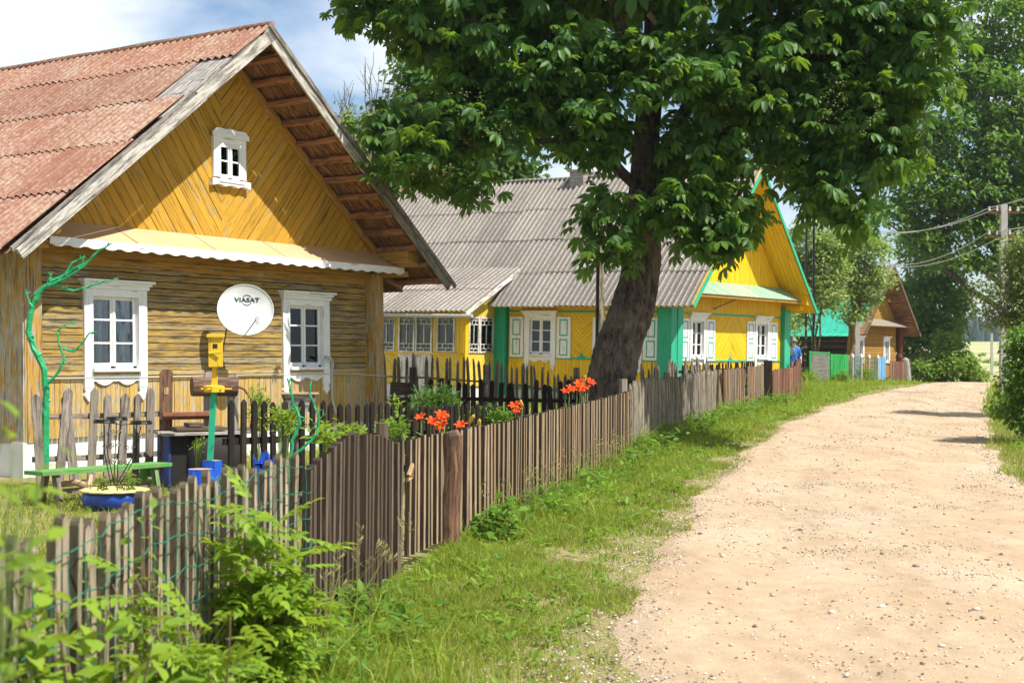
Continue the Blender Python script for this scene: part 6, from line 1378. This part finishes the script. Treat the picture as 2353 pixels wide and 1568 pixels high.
tree('climbing_shrub', (9.3, 26.0, .2), [cl(2358, 800, 26, 38, 45, .5), cl(2352, 875, 26, 46, 60, .5), cl(2362, 950, 26, 46, 40, .6), cl(2310, 925, 27, 26, 32, .4, .7), cl(2400, 860, 26, 60, 100, .6)], .06, M['leaf_mid'], 6500, .085, 'dark green leafy bush at the right edge reaching the ground', 'bush', spread=.09, tpl=leaf_shape(1, .75))
m = MB()
for k in range(22):
    a = at(2335 + R.uniform(-25, 25), 760, 34 + R.uniform(-.4, .4)); limb(m, a, a + Vector((R.uniform(-.7, .4), R.uniform(-.4, .4), R.uniform(.4, 1.2))), .010, .003, 4, .1, 4, 0)
bs = bpy.data.objects.get('roadside_bush.001'); m.build('bare_twigs', M['bark2'], bs, bs.location)
# bushes and weeds along the far fences and in the gardens
for k, (px, py, Yb, rx, ry, n, mt, lab) in enumerate(((1858, 872, 55.5, 26, 24, 800, 'leaf_bright', 'bright weed clump at the end of the reddish fence'), (1900, 886, 58, 24, 10, 300, 'leaf_bright', 'low weeds at the foot of the chain-link fence'), (1932, 868, 61.5, 22, 18, 500, 'leaf_bright', 'weed clump in front of the bright green gate'), (1985, 862, 66, 30, 20, 600, 'leaf_bright', 'tall weeds in front of the green wire fence'), (1785, 885, 42, 14, 45, 420, 'leaf_olive', 'climbing plant growing up the reddish fence'), (1755, 838, 43.5, 34, 14, 420, 'leaf_lime', 'lime-green bush showing above the reddish fence'))):
    c = cl(px, py, Yb, rx, ry, .4); o = Vector((c[0], Yb, G(Yb))); H = thing('weed_clump', o, label=lab, cat='plant', group='weeds along the street fences'); foliage('leaves', [c], n, diamond(1, .35), .13, M[mt], H, o, .1, 8, .08, -.4); m = MB()
    for j in range(8): e = Vector((c[0] + R.uniform(-1, 1) * c[3] * .6, Yb + R.uniform(-.2, .2), c[2] + R.uniform(-.3, .6) * c[5])); m.tube([o + Vector((R.uniform(-.1, .1), 0, 0)), e], .008, 4)
    m.build('stems', M['stem'], H, o)
for k, (px, py, Yb, rx, ry, n, sz, mt, lab, dr) in enumerate(((1003, 935, 22, 58, 45, 1500, .11, 'leaf_dark', 'dark bushy garden plant in the shade before the stake fence', -.6), (745, 1005, 13.2, 16, 26, 120, .075, 'leaf_lime', 'small lime-green shrub left of the arched fence panel', -.2), (800, 990, 14.5, 30, 22, 130, .07, 'leaf_lime', 'lime-green shrub seen between the black pickets', -.2), (905, 985, 15.2, 38, 22, 170, .07, 'leaf_bright', 'leafy garden shrub behind the black pickets near the lilies', -.2), (900, 936, 17, 14, 18, 60, .08, 'leaf_lime', 'light green sprig above the black pickets below the house corner', -.4), (595, 940, 18.0, 20, 55, 330, .075, 'leaf_bright', 'tall feathery plant before the wall right of the well', -.7), (655, 965, 18.2, 22, 45, 300, .075, 'leaf_bright', 'feathery plant under the hopper-shaped box', -.7), (520, 1110, 14.6, 22, 10, 100, .06, 'leaf_bright', 'small weeds beside the low blue stump', -.5), (1130, 960, 19, 60, 25, 420, .07, 'leaf_mid', 'garden plants between the lilies and the dark fence', -.3), (650, 960, 12.2, 26, 40, 120, .07, 'leaf_lime', 'young shoots beside the small forked green branch', -.4), (455, 1020, 17.0, 16, 10, 50, .05, 'leaf_lime', 'tiny weeds by the well box', -.5))):
    c = cl(px, py, Yb, rx, ry, .25 if Yb < 20 else .5); o = Vector((c[0], Yb, 0)); H = thing('garden_shrub', o, label=lab, cat='plant', group='plants in the ochre house garden')
    foliage('leaves', [c], n, leaf_shape(1, .3 if dr < -.5 else .5), sz, M[mt], H, o, .1, 6, .05, dr); m = MB()
    for j in range(9): e = Vector((c[0] + R.uniform(-1, 1) * c[3] * .8, Yb + R.uniform(-.1, .1), c[2] + R.uniform(.0, .9) * c[5])); m.tube([o + Vector((R.uniform(-.08, .08), 0, 0)), o.lerp(e, .5) + Vector((0, 0, .05)), e], .005, 4)
    m.build('stems', M['stem'], H, o)

# foreground shrubs
def shrub_near(name, label, base, tips, tpl, n, size, mat, cat='bush', r=.006, drop=.1, spread=.04):
    o = Vector(base); H = thing(name, o, label=label, cat=cat); m = MB(); P = []; Yaw = []
    for e in tips:
        e = Vector(e); mid = o.lerp(e, .55) + Vector((R.uniform(-.05, .05), R.uniform(-.05, .05), .12)); pts = []
        for t in np.linspace(0, 1, 9): pts.append(o * (1 - t) ** 2 + mid * 2 * t * (1 - t) + e * t * t)
        m.tube(pts, [r * (1 - .6 * i / 8) for i in range(9)], 5)
        k = n // len(tips)
        for j in range(k):
            t = .25 + .75 * (j + R.random()) / k; i = min(7, int(t * 8)); p = pts[i].lerp(pts[i + 1], t * 8 - i); P.append(p + Vector((R.gauss(0, spread), R.gauss(0, spread), R.gauss(0, spread * .6))))
    m.build('stems', M['twig'] if cat == 'bush' else M['stem'], H, o); P = np.array(P); k = len(P)
    V, F_ = instance(tpl[0], tpl[1], P, size * NR.uniform(.7, 1.25, k), NR.rand(k) * 6.28, NR.normal(.15, .4, k) - drop, NR.normal(0, .35, k)); fast_mesh('leaves', V - np.array(o), F_, mat, H)
    return H
T5 = pinnate(4)
shrub_near('ash_shrub', 'young ash shrub with feathered leaves in front of the fence corner', (-1.02, 6.35, 0), [at(x, y, 6.3 + R.uniform(-.15, .2)) for x, y in ((520, 1160), (560, 1180), (600, 1150), (640, 1200), (700, 1230), (560, 1260), (620, 1290), (690, 1300), (540, 1350), (640, 1370), (590, 1420), (520, 1450), (660, 1440), (700, 1380), (510, 1240), (600, 1330))], T5, 330, .17, M['leaf_near'])
shrub_near('leafy_bush', 'broad-leaved bush at the bottom left corner before the pale fence', (-1.25, 4.3, -.1), [at(x, y, 4.1 + R.uniform(-.3, .4)) for x, y in ((20, 1290), (60, 1340), (130, 1400), (200, 1440), (280, 1480), (10, 1420), (80, 1480), (160, 1520), (320, 1540), (420, 1560), (230, 1560), (40, 1540), (350, 1470), (120, 1330), (250, 1400))], leaf_shape(1, .6), 420, .085, M['leaf_near'])
shrub_near('ash_shrub', 'low spreading ash shrub at the foot of the pale fence, near the picture bottom', (-1.0, 4.9, -.05), [at(x, y, 4.9 + R.uniform(-.3, .3)) for x, y in ((330, 1420), (400, 1400), (460, 1430), (530, 1410), (560, 1480), (480, 1510), (400, 1500), (300, 1500), (380, 1550), (520, 1550), (260, 1340), (300, 1300))], T5, 200, .14, M['leaf_near'])
shrub_near('leafy_bush', 'sprig of bright oval leaves hanging in at the left edge', (-.98, 2.5, .1), [at(x, y, 2.45 + R.uniform(-.15, .15)) for x, y in ((20, 920), (60, 970), (100, 975), (30, 1030), (70, 1090), (20, 1150), (90, 1120), (15, 1240), (40, 1190))], leaf_shape(1, .5), 100, .060, M['leaf_lime'], 'plant', .0028, spread=.025)
shrub_near('leafy_bush', 'oval-leaved climbing stem growing up the pale fence left of the ash shrub', (-1.24, 5.2, 0), [at(x, y, 5.1) for x, y in ((335, 1130), (345, 1200), (330, 1260), (350, 1310), (300, 1350), (370, 1340))], leaf_shape(1, .55), 70, .06, M['leaf_lime'], spread=.03)
shrub_near('burdock', 'broad weeds at the foot of the long brown fence beside the log post', (-.28, 12.3, 0), [at(x, y, 12.4 + R.uniform(-.3, .5)) for x, y in ((1070, 1215), (1100, 1190), (1130, 1210), (1160, 1170), (1120, 1240), (1090, 1250), (1180, 1150), (1200, 1160))], leaf_shape(1, .6), 190, .10, M['leaf_mid'], 'plant', .004, -.1, .05)

# ------------------------------------------------------------------ grass, weeds, gravel
def blades(name, regions, mat, seed=1, tall=None):
    """regions: (n, sampler) -> x,y,h,w"""
    rs = np.random.RandomState(seed); A = [f(rs) for f in regions]; x = np.concatenate([a[0] for a in A]); y = np.concatenate([a[1] for a in A]); h = np.concatenate([a[2] for a in A]); w = np.concatenate([a[3] for a in A]); n = len(x)
    z = np.interp(y, GY, GZ) - .015; RXx = np.interp(y, [a for a, b in RE], [b for a, b in RE]); z = z + np.clip((x - RXx - .3) * .16, 0, .35) * np.clip((70 - y) / 20, 0, 1)
    th = rs.rand(n) * 2 * PI; dx, dy = np.cos(th), np.sin(th); ph = rs.rand(n) * 2 * PI; b = h * rs.uniform(.15, .85, n); bx, by = np.cos(ph) * b, np.sin(ph) * b
    V = np.zeros((n, 5, 3))
    for i, (t, k, ww) in enumerate(((0, 0, 1), (0, 0, -1), (.55, .3, .8), (.55, .3, -.8), (1, 1, 0))):
        V[:, i, 0] = x + dx * w * ww / 2 + bx * k; V[:, i, 1] = y + dy * w * ww / 2 + by * k; V[:, i, 2] = z + h * (t - .25 * k * (b / h))
    F = (np.array([(0, 1, 3), (0, 3, 2), (2, 3, 4)])[None] + (np.arange(n) * 5)[:, None, None]).reshape(-1, 3)
    o = fast_mesh(name, V.reshape(-1, 3), F, mat); tag(o, kind='stuff'); return o
def pnoise(x, y, s=1.0, o=0.0):
    return (np.sin(x * 1.7 * s + o) * np.sin(y * 1.3 * s + 1.7 * o) + .6 * np.sin(x * 4.1 * s + y * 2.2 * s + o) + .5 * np.sin(x * 7.9 * s - y * 6.3 * s) * np.sin(y * 3.1 * s)) / 2.1
def LX(y): return np.interp(y, [a for a, b in LE], [b for a, b in LE])
def RXf(y): return np.interp(y, [a for a, b in RE], [b for a, b in RE])
def FX(y): return np.interp(y, [a for a, b in FENCE], [b for a, b in FENCE])
def verge(y0, y1, n, hs, ws, keep=.0, power=1.0):
    def f(rs):
        y = y0 + (y1 - y0) * rs.rand(n); a, b = FX(y) + .03, LX(y) + .25; t = rs.rand(n) ** power; x = a + (b - a) * t
        d = 1 - np.clip((t - .30) / .62, 0, 1); p = pnoise(x, y, 1.1) + .6 * pnoise(x, y, 3.3, 1.0) ; ok = rs.rand(n) < np.clip(d * .95 + .62 * p, .03 * (t < .98), 1); h = hs * rs.uniform(.5, 1.4, n) * (.55 + .75 * d) * np.clip(1 + (.35 + .6 * (y > 12)) * np.exp(-(t / .10) ** 2) + .65 * p, .35, 3)
        return x[ok], y[ok], h[ok], (ws * rs.uniform(.6, 1.3, n))[ok]
    return f
def rect(x0, x1, y0, y1, n, hs, ws, fx=None, sel=None):
    def f(rs):
        x = x0 + (x1 - x0) * rs.rand(n); y = y0 + (y1 - y0) * rs.rand(n); p = pnoise(x, y, 1.3, 2.0); ok = rs.rand(n) < .8 + .3 * p
        if fx: ok &= fx(x, y)
        h = hs * rs.uniform(.5, 1.5, n) * (1 + .4 * p); return x[ok], y[ok], h[ok], (ws * rs.uniform(.6, 1.3, n))[ok]
    return f
inyard = lambda x, y: x < FX(y) - .05
bank = lambda x, y: x > RXf(y) - .15 + .25 * pnoise(x, y, 1.5)
blades('grass', [verge(3.0, 6.5, 40000, .085, .0060), verge(6.5, 12, 54000, .065, .0068), verge(12, 22, 56000, .07, .009), verge(22, 36, 34000, .10, .014), verge(36, 75, 36000, .085, .026),
    rect(-9, -1.3, 9, 17.5, 42000, .07, .009, inyard), rect(-5, 4, 17.5, 30, 22000, .12, .013, inyard), rect(-1, 9, 30, 42, 9000, .2, .02, inyard),
    rect(4, 13, 14, 40, 62000, .13, .012, bank), rect(12, 34, 38, 76, 36000, .2, .03, bank)], M['grass'], 3)
blades('dry_grass', [verge(3.0, 12, 20000, .06, .0055, power=.5), verge(12, 36, 18000, .07, .010, power=.5), rect(-9, -1.3, 9, 17.5, 6000, .06, .008, inyard), rect(4, 12, 14, 40, 9000, .13, .010, bank)], M['grass_dry'], 5)
blades('tall_grass', [verge(3.0, 7.4, 1300, .30, .008, power=2.2), verge(12.5, 24, 900, .20, .009, power=2.6), verge(22.5, 34, 2000, .2, .014, power=1.6), verge(34, 70, 1100, .22, .02, power=2.0), rect(4, 12, 14, 40, 3000, .34, .010, bank)], M['grass'], 7)
def weeds():
    rs = np.random.RandomState(9); P = []; S = []
    for y0, y1, n, s in ((3, 8, 190, .060), (8, 14, 190, .06), (14, 24, 230, .075), (24, 50, 260, .11)):
        for _ in range(n):
            y = rs.uniform(y0, y1); t = rs.rand() ** 1.2 * .85; x = FX(y) + .05 + (LX(y) - FX(y)) * t
            for k in range(9): P.append((x + rs.normal() * s * .5, y + rs.normal() * s * .5, G(y) + .015 + rs.rand() * s * .9)); S.append(s * rs.uniform(.7, 1.3))
    for _ in range(420):
        y = rs.uniform(15, 34); x = RXf(y) + .2 + rs.rand() * 2.5
        for k in range(8): P.append((x + rs.normal() * .07, y + rs.normal() * .07, G(y) + min(.35, max(0, (x - RXf(y) - .3) * .16)) + .03 + rs.rand() * .12)); S.append(.09 * rs.uniform(.7, 1.3))
    Q = []; SQ = []
    for y0, y1, n, s in ((5.5, 9, 60, .085), (12.2, 22, 90, .09), (22, 40, 90, .13)):
        for _ in range(n):
            y = rs.uniform(y0, y1); x = FX(y) + .08 + rs.rand() ** 2 * .5
            for k in range(14): Q.append((x + rs.normal() * s * .7, y + rs.normal() * s * .7, G(y) + .02 + rs.rand() * s * 2.4)); SQ.append(s * rs.uniform(.6, 1.25))
    Q = np.array(Q); k = len(Q); V, F = instance(*leaf_shape(1, .5), Q, np.array(SQ), rs.rand(k) * 6.28, rs.normal(.2, .4, k), rs.normal(0, .3, k))
    tag(fast_mesh('ground_cover_weeds', V, F, M['leaf_mid']), kind='stuff')
    P = np.array(P); k = len(P); V, F = instance(*leaf_shape(1, .42), P, np.array(S), rs.rand(k) * 6.28, rs.normal(.35, .35, k), rs.normal(0, .3, k))
    tag(fast_mesh('ground_cover_leaves', V, F, M['leaf_bright']), kind='stuff')
weeds()
def gravel():
    rs = np.random.RandomState(4); X = []; Y = []; S = []
    def put(n, y0, y1, t0, t1, s0, s1, cl_=None):
        y = y0 + (y1 - y0) * rs.rand(n) ** 1.3; t = t0 + (t1 - t0) * rs.rand(n); x = LX(y) + (RXf(y) - LX(y)) * t; s = s0 + (s1 - s0) * rs.rand(n) ** 3
        p = pnoise(x, y, 1.2, 4); ok = rs.rand(n) < np.clip(.35 + .8 * p, .06, 1) if cl_ else np.ones(n, bool); X.append(x[ok]); Y.append(y[ok]); S.append(s[ok])
    put(15000, 5.5, 20, 0, 1, .003, .013, True); put(5000, 5.5, 24, -.09, .08, .004, .016); put(3500, 12, 30, .9, 1.1, .006, .022); put(8000, 16, 45, 0, 1, .006, .018, True); put(6000, 24, 60, -.05, 1.05, .012, .03, True); put(560, 5.5, 24, 0, 1, .012, .032); put(3000, 5.5, 12, -.25, .05, .003, .012)
    put(9000, 5.5, 14, -.35, .02, .003, .012, True)
    for _ in range(34):
        y = rs.uniform(6.5, 18); x = LX(y) + (RXf(y) - LX(y)) * rs.uniform(.1, .9); n = 110; X.append(x + rs.normal(size=n) * .32); Y.append(y + rs.normal(size=n) * .16); S.append(rs.uniform(.004, .014, n))
    x = np.concatenate(X); y = np.concatenate(Y); s = np.concatenate(S); k = len(x); t = np.clip((x - LX(y)) / (RXf(y) - LX(y)), 0, 1)
    z = np.interp(y, GY, GZ) + .02 * (t > 0.01) + .035 * np.sin(PI * t) - .028 * np.exp(-((t - .27) / .08) ** 2) - .028 * np.exp(-((t - .72) / .08) ** 2) + .012 * np.sin(x * 3.1 + y * 1.3) * np.sin(y * .9) * (t > .01)
    oc = np.array([(1, .1, 0), (-1, -.1, .1), (.1, .8, 0), (-.1, -.75, .05), (.1, .0, .6), (0, 0, -.5), (.6, .5, .35), (-.6, -.4, .35)]); of = np.array([(0, 6, 4), (6, 2, 4), (2, 1, 4), (1, 7, 4), (7, 3, 4), (3, 0, 4), (0, 2, 6), (1, 3, 7), (2, 0, 5), (1, 2, 5), (3, 1, 5), (0, 3, 5)])
    V, F = instance(oc, of, np.stack([x, y, z + s * .1], 1), s, rs.rand(k) * 6.28, rs.normal(0, .2, k), rs.normal(0, .3, k)); tag(fast_mesh('gravel', V, F, M['pebble']), kind='stuff')
gravel()
# flowering grasses at the foot of the fences
def seed_grass():
    rs = np.random.RandomState(12); m = MB()
    for _ in range(90):
        y = rs.uniform(5.5, 9.5) if rs.rand() < .35 else rs.uniform(12, 22); x = FX(y) + rs.uniform(.06, .35); h = rs.uniform(.35, .62); d = Vector((rs.normal() * .12, rs.normal() * .12, 1)); b = Vector((x, y, G(y))); e = b + d * h
        m.tube([b, b.lerp(e, .5) + Vector((0, 0, .01)), e], [.002, .0016, .001], 3)
        for k in range(7): p = b.lerp(e, .8 + .2 * k / 7); q = p + Vector((rs.normal() * .018, rs.normal() * .018, .02)); m.add([p, q + Vector((.004, 0, 0)), q + Vector((0, 0, .018))], [(0, 1, 2)])
    tag(m.build('seed_grass', M['grass_dry']), kind='stuff')
seed_grass()
# far wood and field bushes
def forest():
    rs = np.random.RandomState(2); V = []; F = []; b = 0
    for row in range(5):
        for k in range(150):
            x = 60 + k * 3.6 + rs.uniform(-1.5, 1.5); y = 690 + row * 9 + rs.uniform(-3, 3) - (x - 200) * .05; h = rs.uniform(9, 15) + row * .8; z = float(np.interp(y, GY, GZ)) - 1; n = 7; r0 = rs.uniform(1.6, 2.8)
            for f, rr in ((.12, 1), (.4, .75), (.42, .9), (.68, .5), (.7, .6), (.9, .2), (1, .02)):
                for a in range(n): t = 2 * PI * a / n; q = r0 * rr * rs.uniform(.7, 1.25); V.append((x + q * math.cos(t), y + q * math.sin(t), z + h * f + rs.uniform(-.3, .3)))
            for j in range(6):
                for a in range(n): F.append((b + j * n + a, b + j * n + (a + 1) % n, b + (j + 1) * n + (a + 1) % n, b + (j + 1) * n + a))
            b += 7 * n
    tag(fast_mesh('far_forest', np.array(V), np.array(F), M['pine']), kind='stuff')
forest()
for k, (px, py, Yb, r) in enumerate(((2212, 842, 150, 12), (2272, 838, 190, 10), (2300, 842, 170, 9), (2255, 820, 260, 7))):
    c = cl(px, py, Yb, r * 1.2, r * .9, 1.0); o = Vector((c[0], Yb, G(Yb))); H = thing('field_bush', o, label=('round bush in the pale field, nearest the road bend', 'mid-distance bush in the pale field between two others', 'small bush in the pale field beside the power pole', 'farthest tiny bush in the pale field')[k], cat='bush', group='bushes scattered in the far field'); foliage('leaves', [c], 420, diamond(1, .6), .38, M['leaf_mid'], H, o, .2, 6, .3, 0)

# ------------------------------------------------------------------ air
def haze():
    m = bpy.data.materials.new('haze_air'); m.use_nodes = True; nt = m.node_tree; nt.nodes.clear(); o = nt.nodes.new('ShaderNodeOutputMaterial'); v = nt.nodes.new('ShaderNodeVolumePrincipled')
    v.inputs['Color'].default_value = (.80, .9, 1.0, 1); v.inputs['Density'].default_value = .00022; v.inputs['Anisotropy'].default_value = .2; nt.links.new(v.outputs[0], o.inputs['Volume'])
    mb = MB(); mb.box(-4200, 4700, -80, 4200, -5, 60); b = mb.build('haze', m); tag(b, kind='stuff')
haze()
